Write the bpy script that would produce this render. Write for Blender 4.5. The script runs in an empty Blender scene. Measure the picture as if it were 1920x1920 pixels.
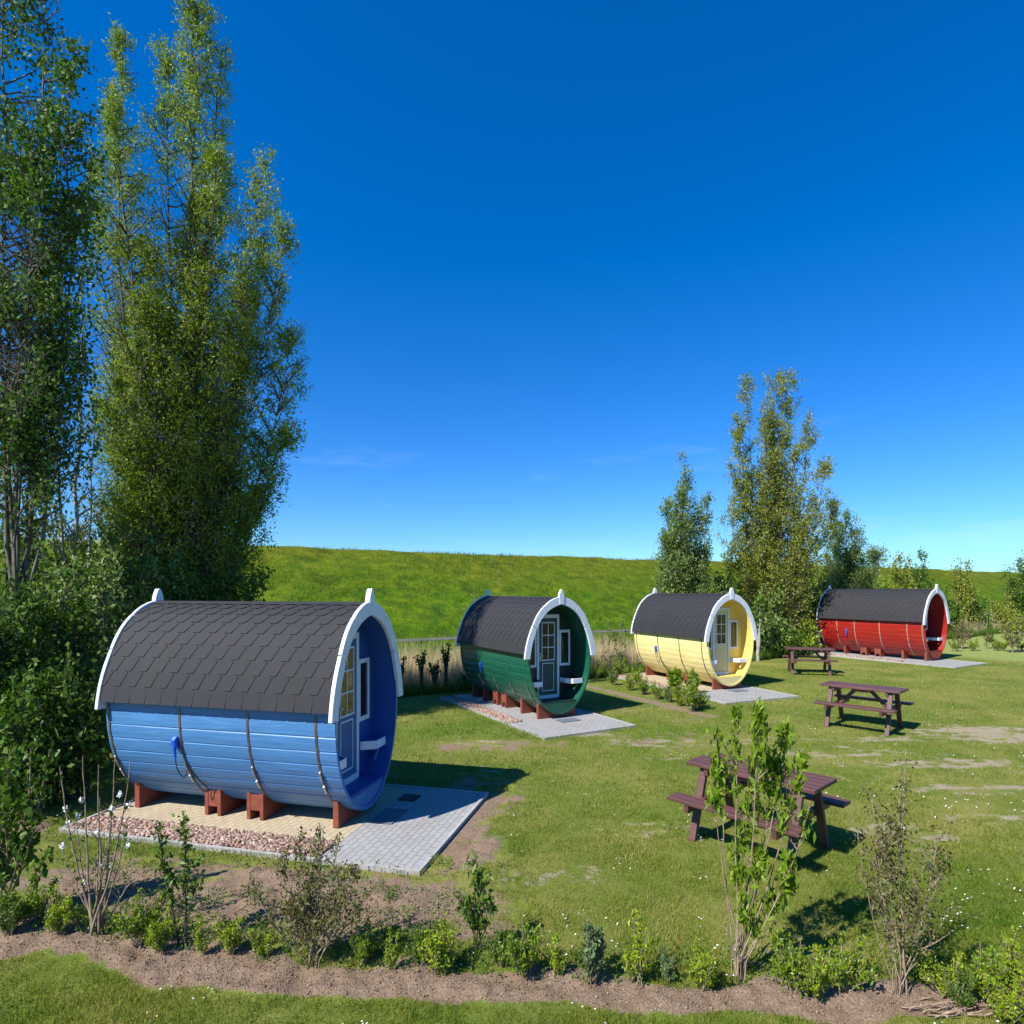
import bpy, math, random
import numpy as np
from mathutils import Vector
sc = bpy.context.scene
C = sc.collection
# ---------------------------------------------------------------- proportions
S, K = 0.82, 1.5                       # metres per drawing unit, and how much taller than wide everything in this place is
VEC = np.array([S, S, S * K])
def wv(p): return Vector((p[0] * S, p[1] * S, p[2] * S * K))
EYE = 2.56
# ---------------------------------------------------------------- camera
cam = bpy.data.cameras.new('camera'); co = bpy.data.objects.new('camera', cam); C.objects.link(co)
cam.sensor_width = 36; cam.lens = 36 * 1143.2 / 1920; cam.shift_y = 146.3 / 1920
cam.clip_start = 0.1; cam.clip_end = 6000
co.location = wv((0, 0, EYE)); co.rotation_euler = (math.radians(90), 0, 0)
sc.camera = co
# ---------------------------------------------------------------- light
SUNV = Vector((-0.77, -0.64, 1.06)).normalized()          # towards the sun
elev = math.asin(SUNV.z); azim = math.atan2(SUNV.x, SUNV.y)
sl = bpy.data.lights.new('sun', 'SUN'); sl.energy = 4.4; sl.angle = math.radians(0.5); sl.color = (1.0, 0.955, 0.88)
so = bpy.data.objects.new('sun', sl); C.objects.link(so)
so.rotation_euler = SUNV.to_track_quat('Z', 'Y').to_euler(); so.location = (-30, -30, 50)
w = bpy.data.worlds.new('World'); sc.world = w; w.use_nodes = True
nt = w.node_tree; N = nt.nodes; LK = nt.links
bg = N['Background']; bg.inputs[1].default_value = 0.083
sky = N.new('ShaderNodeTexSky'); sky.sky_type = 'NISHITA'; sky.sun_disc = False
sky.sun_elevation = elev; sky.sun_rotation = azim
sky.altitude = 0; sky.air_density = 1.0; sky.dust_density = 0.15; sky.ozone_density = 3.0
hs = N.new('ShaderNodeHueSaturation'); hs.inputs['Saturation'].default_value = 1.45; hs.inputs['Hue'].default_value = 0.50
hs.inputs['Value'].default_value = 1.0
LK.new(sky.outputs[0], hs.inputs['Color'])
royal = N.new('ShaderNodeMixRGB'); royal.blend_type = 'MULTIPLY'; royal.inputs['Fac'].default_value = 1; royal.inputs['Color2'].default_value = (0.80, 0.93, 1.16, 1)
# thin cloud wisps low over the horizon
tc = N.new('ShaderNodeTexCoord'); mp = N.new('ShaderNodeMapping'); mp.inputs['Scale'].default_value = (2.2, 2.2, 11); mp.inputs['Location'].default_value = (3.7, 1.3, .4)
LK.new(tc.outputs['Generated'], mp.inputs['Vector'])
cn = N.new('ShaderNodeTexNoise'); cn.inputs['Scale'].default_value = 1.9; cn.inputs['Detail'].default_value = 7; cn.inputs['Roughness'].default_value = 0.6
LK.new(mp.outputs[0], cn.inputs['Vector'])
cr = N.new('ShaderNodeMapRange'); cr.inputs['From Min'].default_value = 0.56; cr.inputs['From Max'].default_value = 0.8
LK.new(cn.outputs['Fac'], cr.inputs['Value'])
hz = N.new('ShaderNodeMapRange'); hz.inputs['From Min'].default_value = 0.45; hz.inputs['From Max'].default_value = 0.0
sx = N.new('ShaderNodeSeparateXYZ'); LK.new(tc.outputs['Generated'], sx.inputs[0])
b1 = N.new('ShaderNodeMapRange'); b1.inputs['From Min'].default_value = 0.03; b1.inputs['From Max'].default_value = 0.10
b2 = N.new('ShaderNodeMapRange'); b2.inputs['From Min'].default_value = 0.26; b2.inputs['From Max'].default_value = 0.14
LK.new(sx.outputs['Z'], hz.inputs['Value']); LK.new(sx.outputs['Z'], b1.inputs['Value']); LK.new(sx.outputs['Z'], b2.inputs['Value'])
m1 = N.new('ShaderNodeMath'); m1.operation = 'MULTIPLY'; LK.new(b1.outputs[0], m1.inputs[0]); LK.new(b2.outputs[0], m1.inputs[1])
m2 = N.new('ShaderNodeMath'); m2.operation = 'MULTIPLY'; LK.new(m1.outputs[0], m2.inputs[0]); LK.new(cr.outputs[0], m2.inputs[1])
m3 = N.new('ShaderNodeMath'); m3.operation = 'MULTIPLY'; m3.inputs[1].default_value = 0.28; LK.new(m2.outputs[0], m3.inputs[0])
mx = N.new('ShaderNodeMixRGB'); mx.inputs['Color2'].default_value = (5.6, 6.6, 8.2, 1)
tint = N.new('ShaderNodeMixRGB'); tint.blend_type = 'MULTIPLY'; tint.inputs['Color2'].default_value = (0.50, 0.77, 0.97, 1)
LK.new(hz.outputs[0], tint.inputs['Fac']); LK.new(hs.outputs[0], royal.inputs['Color1']); LK.new(royal.outputs[0], tint.inputs['Color1'])
LK.new(tint.outputs[0], mx.inputs['Color1']); LK.new(m3.outputs[0], mx.inputs['Fac'])
LK.new(mx.outputs[0], bg.inputs[0])
sc.view_settings.view_transform = 'Standard'; sc.view_settings.look = 'None'
sc.view_settings.exposure = 0.95; sc.view_settings.gamma = 1
sc.cycles.max_bounces = 8; sc.cycles.transparent_max_bounces = 8

# ---------------------------------------------------------------- helpers
rng = np.random.default_rng(7); random.seed(7)
def gh(x, y):
    """height of the ground"""
    x = np.asarray(x, float); y = np.asarray(y, float)
    h = np.clip(0.0103 * (x - 4), 0, 0.35) * np.clip((y - 10) / 8, 0, 1)
    n = (x + 4) * -.518 + (y - 21.5) * .855
    def st(a, b, t):
        u = np.clip((t - a) / (b - a), 0, 1); return u * u * (3 - 2 * u)
    h = h * (1 - st(0, 3, n)) - 0.55 * st(0.2, 2.0, n) * (1 - st(5, 8, n))
    # planting strip is a low bank of loose earth
    return h
def G(px, py, z=0.0):
    Y = 1714.8 * (EYE - z) / (py - 1106.3); X = (px - 960) / 1143.2 * Y
    return X, Y
def T(px, n):
    r = (px - 960) / 1143.2
    Y = (n + 2.07 + 18.38) / (.855 - .518 * r)
    return r * Y, Y
def vnoise(x, y, s, seed=0):
    r = np.random.default_rng(seed).random((64, 64))
    x = np.asarray(x) / s; y = np.asarray(y) / s
    xi = np.floor(x).astype(int); yi = np.floor(y).astype(int); fx = x - xi; fy = y - yi
    fx = fx * fx * (3 - 2 * fx); fy = fy * fy * (3 - 2 * fy)
    g = lambda a, b: r[a % 64, b % 64]
    return (g(xi, yi) * (1 - fx) + g(xi + 1, yi) * fx) * (1 - fy) + (g(xi, yi + 1) * (1 - fx) + g(xi + 1, yi + 1) * fx) * fy

def tag(o, label=None, cat=None, group=None, kind=None):
    if label: o['label'] = label
    if cat: o['category'] = cat
    if group: o['group'] = group
    if kind: o['kind'] = kind
    return o
def empty(name, loc, rz=0):
    o = bpy.data.objects.new(name, None); C.objects.link(o); o.location = wv(loc); o.rotation_euler = (0, 0, rz)
    o.empty_display_size = .2
    return o
def meshobj(name, V, F, mat, parent=None, loc=(0, 0, 0), rz=0, smooth=False, attrs=None, uv=None):
    """V (n,3) array, F list of faces or (m,k) array"""
    me = bpy.data.meshes.new(name); V = np.asarray(V, float) * VEC
    if isinstance(F, np.ndarray):
        k = F.shape[1]; m = len(F)
        me.vertices.add(len(V)); me.vertices.foreach_set('co', V.ravel())
        me.loops.add(m * k); me.loops.foreach_set('vertex_index', F.ravel().astype(np.int32))
        me.polygons.add(m); me.polygons.foreach_set('loop_start', np.arange(0, m * k, k, dtype=np.int32))
        try: me.polygons.foreach_set('loop_total', np.full(m, k, np.int32))
        except Exception: pass
        me.update(calc_edges=True)
    else:
        me.from_pydata(V.tolist(), [], F); me.update()
    if smooth: me.polygons.foreach_set('use_smooth', np.ones(len(me.polygons), bool))
    for a, val in (attrs or {}).items():
        at = me.attributes.new(a, 'FLOAT', 'POINT'); at.data.foreach_set('value', np.asarray(val, np.float32))
    if uv is not None:
        ul = me.uv_layers.new(name='UVMap'); li = np.zeros(len(me.loops), np.int32); me.loops.foreach_get('vertex_index', li)
        ul.data.foreach_set('uv', np.asarray(uv, np.float32)[li].ravel())
    me.materials.append(mat)
    o = bpy.data.objects.new(name, me); C.objects.link(o)
    o.location = wv(loc); o.rotation_euler = (0, 0, rz)
    if parent: o.parent = parent
    return o
def bevel(o, wd=.006, seg=2):
    m = o.modifiers.new('bevel', 'BEVEL'); m.width = wd; m.segments = seg; m.limit_method = 'ANGLE'; m.angle_limit = math.radians(35)
    return o
class MB:
    def __init__(s): s.V = []; s.F = []
    def add(s, V, F):
        b = len(s.V); s.V += [tuple(map(float, v)) for v in V]; s.F += [tuple(i + b for i in f) for f in F]; return s
    def box(s, x0, x1, y0, y1, z0, z1):
        return s.add([(x0,y0,z0),(x1,y0,z0),(x1,y1,z0),(x0,y1,z0),(x0,y0,z1),(x1,y0,z1),(x1,y1,z1),(x0,y1,z1)],
                     [(0,3,2,1),(4,5,6,7),(0,1,5,4),(1,2,6,5),(2,3,7,6),(3,0,4,7)])
    def prism(s, poly, a, b, ax='x'):
        """poly of 2-D points extruded along ax from a to b; ax x: (y,z); y: (x,z); z: (x,y)"""
        n = len(poly)
        def pt(p, t): return {'x': (t, p[0], p[1]), 'y': (p[0], t, p[1]), 'z': (p[0], p[1], t)}[ax]
        V = [pt(p, a) for p in poly] + [pt(p, b) for p in poly]
        F = [tuple(range(n))[::-1], tuple(range(n, 2 * n))] + [(i, (i + 1) % n, n + (i + 1) % n, n + i) for i in range(n)]
        return s.add(V, F)
    def bar(s, p, q, wx, wy, up=(0, 0, 1)):
        """rectangular bar from p to q; wx across, wy the other way"""
        p = Vector(p); q = Vector(q); d = (q - p).normalized(); a = d.cross(Vector(up)).normalized(); b = a.cross(d)
        V = []
        for c in (p, q):
            for sa, sb in ((-1, -1), (1, -1), (1, 1), (-1, 1)): V.append(c + a * sa * wx / 2 + b * sb * wy / 2)
        return s.add(V, [(0,1,2,3),(7,6,5,4),(0,4,5,1),(1,5,6,2),(2,6,7,3),(3,7,4,0)])
    def tube(s, pts, r, n=8, r1=None):
        pts = [Vector(p) for p in pts]; m = len(pts); V = []
        for i, p in enumerate(pts):
            d = (pts[min(i + 1, m - 1)] - pts[max(i - 1, 0)]).normalized()
            a = d.cross(Vector((0.13, 0.2, 1)) if abs(d.z) < .95 else Vector((1, 0, 0))).normalized(); b = a.cross(d)
            rr = r + ((r1 if r1 is not None else r) - r) * i / max(1, m - 1)
            for k in range(n):
                t = 2 * math.pi * k / n; V.append(p + a * math.cos(t) * rr + b * math.sin(t) * rr)
        F = [(i*n+k, i*n+(k+1)%n, (i+1)*n+(k+1)%n, (i+1)*n+k) for i in range(m-1) for k in range(n)]
        F += [tuple(range(n))[::-1], tuple((m-1)*n + k for k in range(n))]
        return s.add(V, F)
    def obj(s, name, mat, parent=None, smooth=False, **kw): return meshobj(name, s.V, s.F, mat, parent, smooth=smooth, **kw)

# ---------------------------------------------------------------- materials
def mat(name):
    m = bpy.data.materials.new(name); m.use_nodes = True
    return m, m.node_tree.nodes, m.node_tree.links, m.node_tree.nodes['Principled BSDF']
def noise(n, l, scale, detail=4, vec=None, rough=.55, dist=0):
    t = n.new('ShaderNodeTexNoise'); t.inputs['Scale'].default_value = scale; t.inputs['Detail'].default_value = detail
    t.inputs['Roughness'].default_value = rough; t.inputs['Distortion'].default_value = dist
    if vec is not None: l.new(vec, t.inputs['Vector'])
    return t.outputs['Fac']
def objvec(n, l, scale=(1, 1, 1)):
    tc = n.new('ShaderNodeTexCoord'); mp = n.new('ShaderNodeMapping'); mp.inputs['Scale'].default_value = scale
    l.new(tc.outputs['Object'], mp.inputs['Vector']); return mp.outputs[0]
def ramp(n, l, fac, stops):
    r = n.new('ShaderNodeValToRGB'); e = r.color_ramp.elements
    while len(e) < len(stops): e.new(.5)
    for el, (p, c) in zip(e, stops): el.position = p; el.color = (*c, 1)
    l.new(fac, r.inputs[0]); return r.outputs[0]
def mixc(n, l, fac, a, b, mode='MIX'):
    m = n.new('ShaderNodeMixRGB'); m.blend_type = mode
    for i, v in ((0, fac), (1, a), (2, b)):
        if isinstance(v, (int, float)): m.inputs[i].default_value = v
        elif isinstance(v, tuple): m.inputs[i].default_value = (*v, 1)
        else: l.new(v, m.inputs[i])
    return m.outputs[0]
def mr(n, l, v, a, b, c=0, d=1):
    m = n.new('ShaderNodeMapRange'); l.new(v, m.inputs[0])
    for i, x in enumerate((a, b, c, d)): m.inputs[i + 1].default_value = x
    return m.outputs[0]
def math_(n, l, op, a, b):
    m = n.new('ShaderNodeMath'); m.operation = op
    for i, v in ((0, a), (1, b)):
        if isinstance(v, (int, float)): m.inputs[i].default_value = v
        else: l.new(v, m.inputs[i])
    return m.outputs[0]
def bump(n, l, h, bs, strength=.4, dist=.01):
    b = n.new('ShaderNodeBump'); b.inputs['Strength'].default_value = strength; b.inputs['Distance'].default_value = dist
    l.new(h, b.inputs['Height']); l.new(b.outputs[0], bs.inputs['Normal'])
def painted(name, col, rough=.45, grain=(1.2, 14, 14), var=.22, coat=0.0, worn=.0):
    m, n, l, bs = mat(name); v = objvec(n, l, grain)
    f = noise(n, l, 2.5, 5, v); f2 = noise(n, l, 1.3, 3, objvec(n, l))
    dark = tuple(c * (1 - var) for c in col); lite = tuple(min(1, c * (1 + var) + .006) for c in col)
    c = ramp(n, l, f, [(.3, dark), (.7, lite)])
    c = mixc(n, l, mr(n, l, f2, .35, .7, 0, .5), c, tuple(x * (1 - var * .9) for x in col))
    g_ = noise(n, l, 7, 6, objvec(n, l, (.6, 1, 1)), .7)
    c = mixc(n, l, mr(n, l, g_, .56, .78, 0, .38), c, tuple(x * .45 + .012 for x in col))
    k_ = noise(n, l, 1.1, 3, v, .6); c = mixc(n, l, mr(n, l, k_, .55, .8, 0, .22), c, tuple(min(1, x * .8 + .06) for x in col))
    l.new(c, bs.inputs['Base Color'])
    l.new(mr(n, l, f, .3, .7, rough - .08, rough + .12), bs.inputs['Roughness'])
    bs.inputs['Coat Weight'].default_value = coat; bs.inputs['Coat Roughness'].default_value = .2
    bump(n, l, f, bs, .25, .004)
    return m
def stave_paint(name, col, line=None, rough=.4, coat=0.0):
    return painted(name, col, rough, (.9, 22, 22), .16, coat)
M_white = painted('white_paint', (.68, .70, .74), .45, (8, 8, 3), .07)
M_cradle = painted('redwood_stain', (.21, .048, .024), .6, (3, 20, 6), .25)
M_table = painted('brown_stain', (.10, .040, .036), .5, (2, 26, 26), .3)
M_strap = painted('weathered_strap', (.16, .125, .085), .4, (10, 10, 3), .35); M_strap.node_tree.nodes['Principled BSDF'].inputs['Metallic'].default_value = .5
M_darkstrap = painted('dark_strap', (.07, .065, .055), .4, (10, 10, 3), .3)
M_steel = painted('galvanised_steel', (.55, .55, .56), .35, (5, 5, 5), .1); M_steel.node_tree.nodes['Principled BSDF'].inputs['Metallic'].default_value = .9
M_blueplastic = painted('blue_plastic', (.01, .10, .62), .3, (5, 5, 5), .05)
M_black = painted('black_rubber', (.012, .012, .012), .5, (5, 5, 5), .1)
M_mat = painted('doormat_fibre', (.10, .13, .16), .9, (60, 60, 10), .3)
def roofmat():
    m, n, l, bs = mat('bitumen_shingle'); v = objvec(n, l)
    f = noise(n, l, 260, 2, v); g = noise(n, l, 1.6, 4, v); at = n.new('ShaderNodeAttribute'); at.attribute_name = 'rnd'
    c = mixc(n, l, mr(n, l, f, .3, .7), (.010, .010, .012), (.026, .026, .030))
    c = mixc(n, l, mr(n, l, g, .5, .8, 0, .3), c, (.033, .032, .034))
    c = mixc(n, l, mr(n, l, at.outputs['Fac'], 0, 1, 0, .2), c, (.012, .012, .015))
    l.new(c, bs.inputs['Base Color']); bs.inputs['Roughness'].default_value = .82
    bump(n, l, f, bs, .5, .003); return m
M_roof = roofmat()
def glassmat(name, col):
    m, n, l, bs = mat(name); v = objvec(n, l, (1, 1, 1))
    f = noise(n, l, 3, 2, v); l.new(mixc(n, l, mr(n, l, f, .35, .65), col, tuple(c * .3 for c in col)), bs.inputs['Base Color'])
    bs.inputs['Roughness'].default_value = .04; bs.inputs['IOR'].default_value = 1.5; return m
M_glass = glassmat('dark_pane', (.02, .022, .026))
M_glassamber = glassmat('amber_pane', (.42, .22, .045))  # amber blotches in the base colour of the pane
M_glassolive = glassmat('olive_pane', (.10, .085, .035))  # blotchy olive base colour on the pane
def slabmat(name, brick, base, mortar, rot=0):
    m, n, l, bs = mat(name); tc = n.new('ShaderNodeTexCoord'); mp = n.new('ShaderNodeMapping')
    mp.inputs['Rotation'].default_value = (0, 0, rot); l.new(tc.outputs['Object'], mp.inputs['Vector'])
    b = n.new('ShaderNodeTexBrick'); l.new(mp.outputs[0], b.inputs['Vector'])
    b.inputs['Scale'].default_value = 1; b.inputs['Brick Width'].default_value = brick[0]; b.inputs['Row Height'].default_value = brick[1]
    b.inputs['Mortar Size'].default_value = brick[2]; b.inputs['Mortar Smooth'].default_value = .3; b.inputs['Bias'].default_value = 0
    b.inputs['Color1'].default_value = (*base, 1); b.inputs['Color2'].default_value = (*[c * .84 for c in base], 1)
    b.inputs['Mortar'].default_value = (*mortar, 1)
    f = noise(n, l, 40, 4, tc.outputs['Object']); g = noise(n, l, 1.7, 5, tc.outputs['Object'])
    c = mixc(n, l, .35, b.outputs['Color'], ramp(n, l, f, [(.3, tuple(x * .6 for x in base)), (.7, tuple(min(1, x * 1.25) for x in base))]))
    c = mixc(n, l, mr(n, l, g, .5, .75, 0, .3), c, (.16, .13, .09))
    l.new(c, bs.inputs['Base Color']); bs.inputs['Roughness'].default_value = .85
    inv = math_(n, l, 'SUBTRACT', 1.0, b.outputs['Fac']); bump(n, l, inv, bs, .6, .006); return m
M_patio = slabmat('grey_concrete_pavers', (.175, .0875, .006), (.31, .305, .295), (.10, .095, .09), math.radians(90))
M_tanpave = slabmat('tan_concrete_pavers', (.175, .0875, .006), (.43, .35, .23), (.17, .14, .10), math.radians(90))
M_kerb = slabmat('concrete_edging', (.82, .5, .006), (.36, .355, .345), (.15, .14, .12))
def leafmat(name, cols, trans=.35, rough=.45, big=.5):
    m, n, l, bs = mat(name); at = n.new('ShaderNodeAttribute'); at.attribute_name = 'rnd'
    k = len(cols); c = ramp(n, l, at.outputs['Fac'], [(i / (k - 1), cc) for i, cc in enumerate(cols)])
    f = noise(n, l, big, 3, objvec(n, l)); c = mixc(n, l, mr(n, l, f, .4, .65, 0, .3), c, tuple(x * .7 for x in cols[0]))
    l.new(c, bs.inputs['Base Color']); bs.inputs['Roughness'].default_value = rough
    tr = n.new('ShaderNodeBsdfTranslucent'); mc = mixc(n, l, 1.0, c, (.88, 1.0, .5), 'MULTIPLY')
    g = n.new('ShaderNodeMixRGB'); g.inputs[0].default_value = .5; l.new(mc, g.inputs[1]); l.new(c, g.inputs[2])
    l.new(g.outputs[0], tr.inputs['Color'])
    ms = n.new('ShaderNodeMixShader'); ms.inputs[0].default_value = trans
    bs.inputs['Specular IOR Level'].default_value = .3; l.new(bs.outputs[0], ms.inputs[1]); l.new(tr.outputs[0], ms.inputs[2]); l.new(ms.outputs[0], n['Material Output'].inputs[0])
    return m
L_willow = leafmat('willow_leaves', [(.13, .22, .012), (.21, .31, .018), (.30, .38, .03), (.38, .42, .10)], .45, .55)
L_dark = leafmat('dark_leaves', [(.042, .10, .008), (.07, .15, .012), (.11, .20, .018), (.16, .24, .05)], .35, .6)
L_silver = leafmat('silvery_leaves', [(.10, .17, .03), (.16, .24, .045), (.23, .31, .08), (.34, .40, .18)], .38, .5)
L_olive = leafmat('olive_leaves', [(.15, .19, .02), (.24, .28, .03), (.33, .35, .05), (.42, .42, .14)], .42, .55)
L_bright = leafmat('bright_leaves', [(.10, .19, .008), (.16, .26, .012), (.22, .33, .02), (.30, .38, .03)], .4)
L_lime = leafmat('lime_leaves', [(.13, .21, .010), (.22, .32, .014), (.32, .40, .02), (.42, .45, .04)], .35)
L_mid = leafmat('mid_green_leaves', [(.05, .11, .010), (.08, .16, .014), (.12, .21, .02), (.17, .25, .04)], .35)
L_brown = leafmat('bronze_leaves', [(.09, .075, .025), (.13, .12, .035), (.16, .17, .04), (.12, .16, .03)], .3)
L_reed = leafmat('dry_reeds', [(.45, .33, .18), (.58, .45, .26), (.70, .58, .36), (.42, .40, .16)], .3, .7)
L_grass = leafmat('lawn_blades', [(.080, .155, .008), (.14, .205, .012), (.22, .25, .025), (.35, .31, .09)], .3, .6, .35)
L_tall = leafmat('meadow_blades', [(.035, .10, .003), (.075, .155, .005), (.14, .18, .008), (.20, .19, .02)], .3, .6, .08)
L_bluegreen = leafmat('grey_green_leaves', [(.08, .14, .05), (.12, .19, .07), (.17, .24, .10), (.22, .28, .13)], .3)
def barkmat(name, a, b, sc=8):
    m, n, l, bs = mat(name); f = noise(n, l, sc, 5, objvec(n, l, (2, 2, .6)))
    l.new(ramp(n, l, f, [(.35, a), (.65, b)]), bs.inputs['Base Color']); bs.inputs['Roughness'].default_value = .85
    bump(n, l, f, bs, .6, .01); return m
B_grey = barkmat('grey_bark', (.05, .045, .032), (.15, .135, .10))
B_dark = barkmat('dark_bark', (.02, .017, .012), (.06, .05, .035))
B_tan = barkmat('tan_stems', (.16, .11, .07), (.33, .25, .17), 20)
B_birch = barkmat('pale_bark', (.16, .15, .12), (.45, .43, .38))
M_petal, _n, _l, _b = mat('white_petal'); _b.inputs['Base Color'].default_value = (.8, .8, .78, 1); _b.inputs['Roughness'].default_value = .6
_l.new(mixc(_n, _l, mr(_n, _l, noise(_n, _l, 5), .3, .7), (.74, .75, .72), (.84, .84, .82)), _b.inputs['Base Color'])
# ground
def groundmat():
    m, n, l, bs = mat('lawn_and_soil'); v = objvec(n, l)
    def A(nm): a = n.new('ShaderNodeAttribute'); a.attribute_name = nm; return a.outputs['Fac']
    big = noise(n, l, .55, 5, v, .6); med = noise(n, l, 5, 5, v, .65); fine = noise(n, l, 60, 4, v, .7); str_ = noise(n, l, 3, 4, objvec(n, l, (1, 2.5, 1)), .6)
    c = mixc(n, l, mr(n, l, fine, .3, .7), (.055, .10, .008), (.165, .21, .022))
    c = mixc(n, l, mr(n, l, big, .42, .60, 0, .75), c, mixc(n, l, mr(n, l, fine, .3, .7), (.14, .14, .026), (.33, .30, .085)))
    c = mixc(n, l, mr(n, l, med, .42, .7, 0, .45), c, mixc(n, l, mr(n, l, fine, .3, .7), (.13, .13, .035), (.24, .22, .075)))
    lush = mixc(n, l, mr(n, l, med, .3, .7), (.055, .125, .006), (.115, .19, .010))
    c = mixc(n, l, mr(n, l, A('lush'), 0, 1, 0, .85), c, lush)
    pale = mixc(n, l, mr(n, l, fine, .3, .7), (.16, .21, .045), (.27, .31, .09))
    c = mixc(n, l, A('pale'), c, pale)
    e = math_(n, l, 'ADD', math_(n, l, 'MULTIPLY', math_(n, l, 'SUBTRACT', med, .5), 1.5), math_(n, l, 'MULTIPLY', math_(n, l, 'SUBTRACT', fine, .5), .8))
    dry = mr(n, l, math_(n, l, 'ADD', A('dry'), math_(n, l, 'MULTIPLY', math_(n, l, 'ADD', e, math_(n, l, 'SUBTRACT', str_, .5)), 1.3)), .50, .74)
    c = mixc(n, l, dry, c, mixc(n, l, mr(n, l, fine, .3, .7), (.20, .165, .10), (.42, .35, .24)))
    soil = mr(n, l, math_(n, l, 'ADD', A('soil'), math_(n, l, 'MULTIPLY', e, .75)), .40, .58)
    sc_ = mixc(n, l, mr(n, l, fine, .3, .7), (.11, .075, .05), (.37, .265, .185)); sc_ = mixc(n, l, mr(n, l, med, .4, .65, 0, .6), sc_, mixc(n, l, mr(n, l, fine, .35, .65), (.14, .09, .055), (.27, .18, .115)))
    c = mixc(n, l, soil, c, sc_)
    l.new(c, bs.inputs['Base Color']); bs.inputs['Roughness'].default_value = .95; bs.inputs['Specular IOR Level'].default_value = .2
    h = math_(n, l, 'ADD', math_(n, l, 'MULTIPLY', fine, .5), med); bump(n, l, h, bs, .9, .05)
    return m
M_ground = groundmat()
def dikemat():
    m, n, l, bs = mat('dike_grass'); v = objvec(n, l)
    big = noise(n, l, .09, 4, v, .55); med = noise(n, l, .7, 5, objvec(n, l, (1, 1, 1.6)), .68); fine = noise(n, l, 6, 4, v, .7)
    c = mixc(n, l, mr(n, l, med, .38, .66), (.04, .105, .002), (.125, .19, .004))
    sx = n.new('ShaderNodeSeparateXYZ'); l.new(v, sx.inputs[0])
    hi = mr(n, l, math_(n, l, 'ADD', sx.outputs['Z'], math_(n, l, 'MULTIPLY', big, 6)), 5.2, 9.5)
    c = mixc(n, l, math_(n, l, 'MULTIPLY', hi, .9), c, mixc(n, l, mr(n, l, med, .35, .65), (.075, .11, .004), (.17, .165, .010)))
    tus = noise(n, l, .42, 5, v, .7)
    c = mixc(n, l, mr(n, l, tus, .55, .66, 0, .75), c, (.028, .06, .004))
    c = mixc(n, l, mr(n, l, fine, .3, .7, 0, .4), c, (.045, .09, .004))
    l.new(c, bs.inputs['Base Color']); bs.inputs['Roughness'].default_value = .95; bs.inputs['Specular IOR Level'].default_value = .1
    bump(n, l, math_(n, l, 'ADD', med, math_(n, l, 'MULTIPLY', fine, .25)), bs, 1, .5); return m
M_dike = dikemat()
M_path = slabmat('asphalt_path', (3, 3, .001), (.10, .095, .09), (.09, .09, .085))

# ---------------------------------------------------------------- ground sheet
CAB = {'blue': (-2.437, 10.416, 0.0, -.245, 4.36), 'green': (1.468, 18.307, -.005, -1.0536, 4.79),
       'yellow': (8.332, 23.168, .044, -1.1697, 4.79), 'red': (21.515, 30.91, .177, -1.0468, 5.69)}
PAD = {'blue': (-4.55, 1.66, -1.78, 1.58), 'green': (-5.15, 1.86, -1.75, 1.32), 'yellow': (-5.2, 2.15, -2.2, 1.15), 'red': (-6.3, 1.9, -2.3, .95)}
def local(cn, x, y):
    cx, cy, cz, a, L = CAB[cn]; dx, dy = x - cx, y - cy
    return dx * math.cos(a) + dy * math.sin(a), -dx * math.sin(a) + dy * math.cos(a)
def ell(x, y, cx, cy, rx, ry, rot=0):
    dx, dy = x - cx, y - cy; c, s = math.cos(rot), math.sin(rot)
    return np.clip(1.6 - 1.1 * np.sqrt(((dx * c + dy * s) / rx) ** 2 + ((-dx * s + dy * c) / ry) ** 2), 0, 1)
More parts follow.
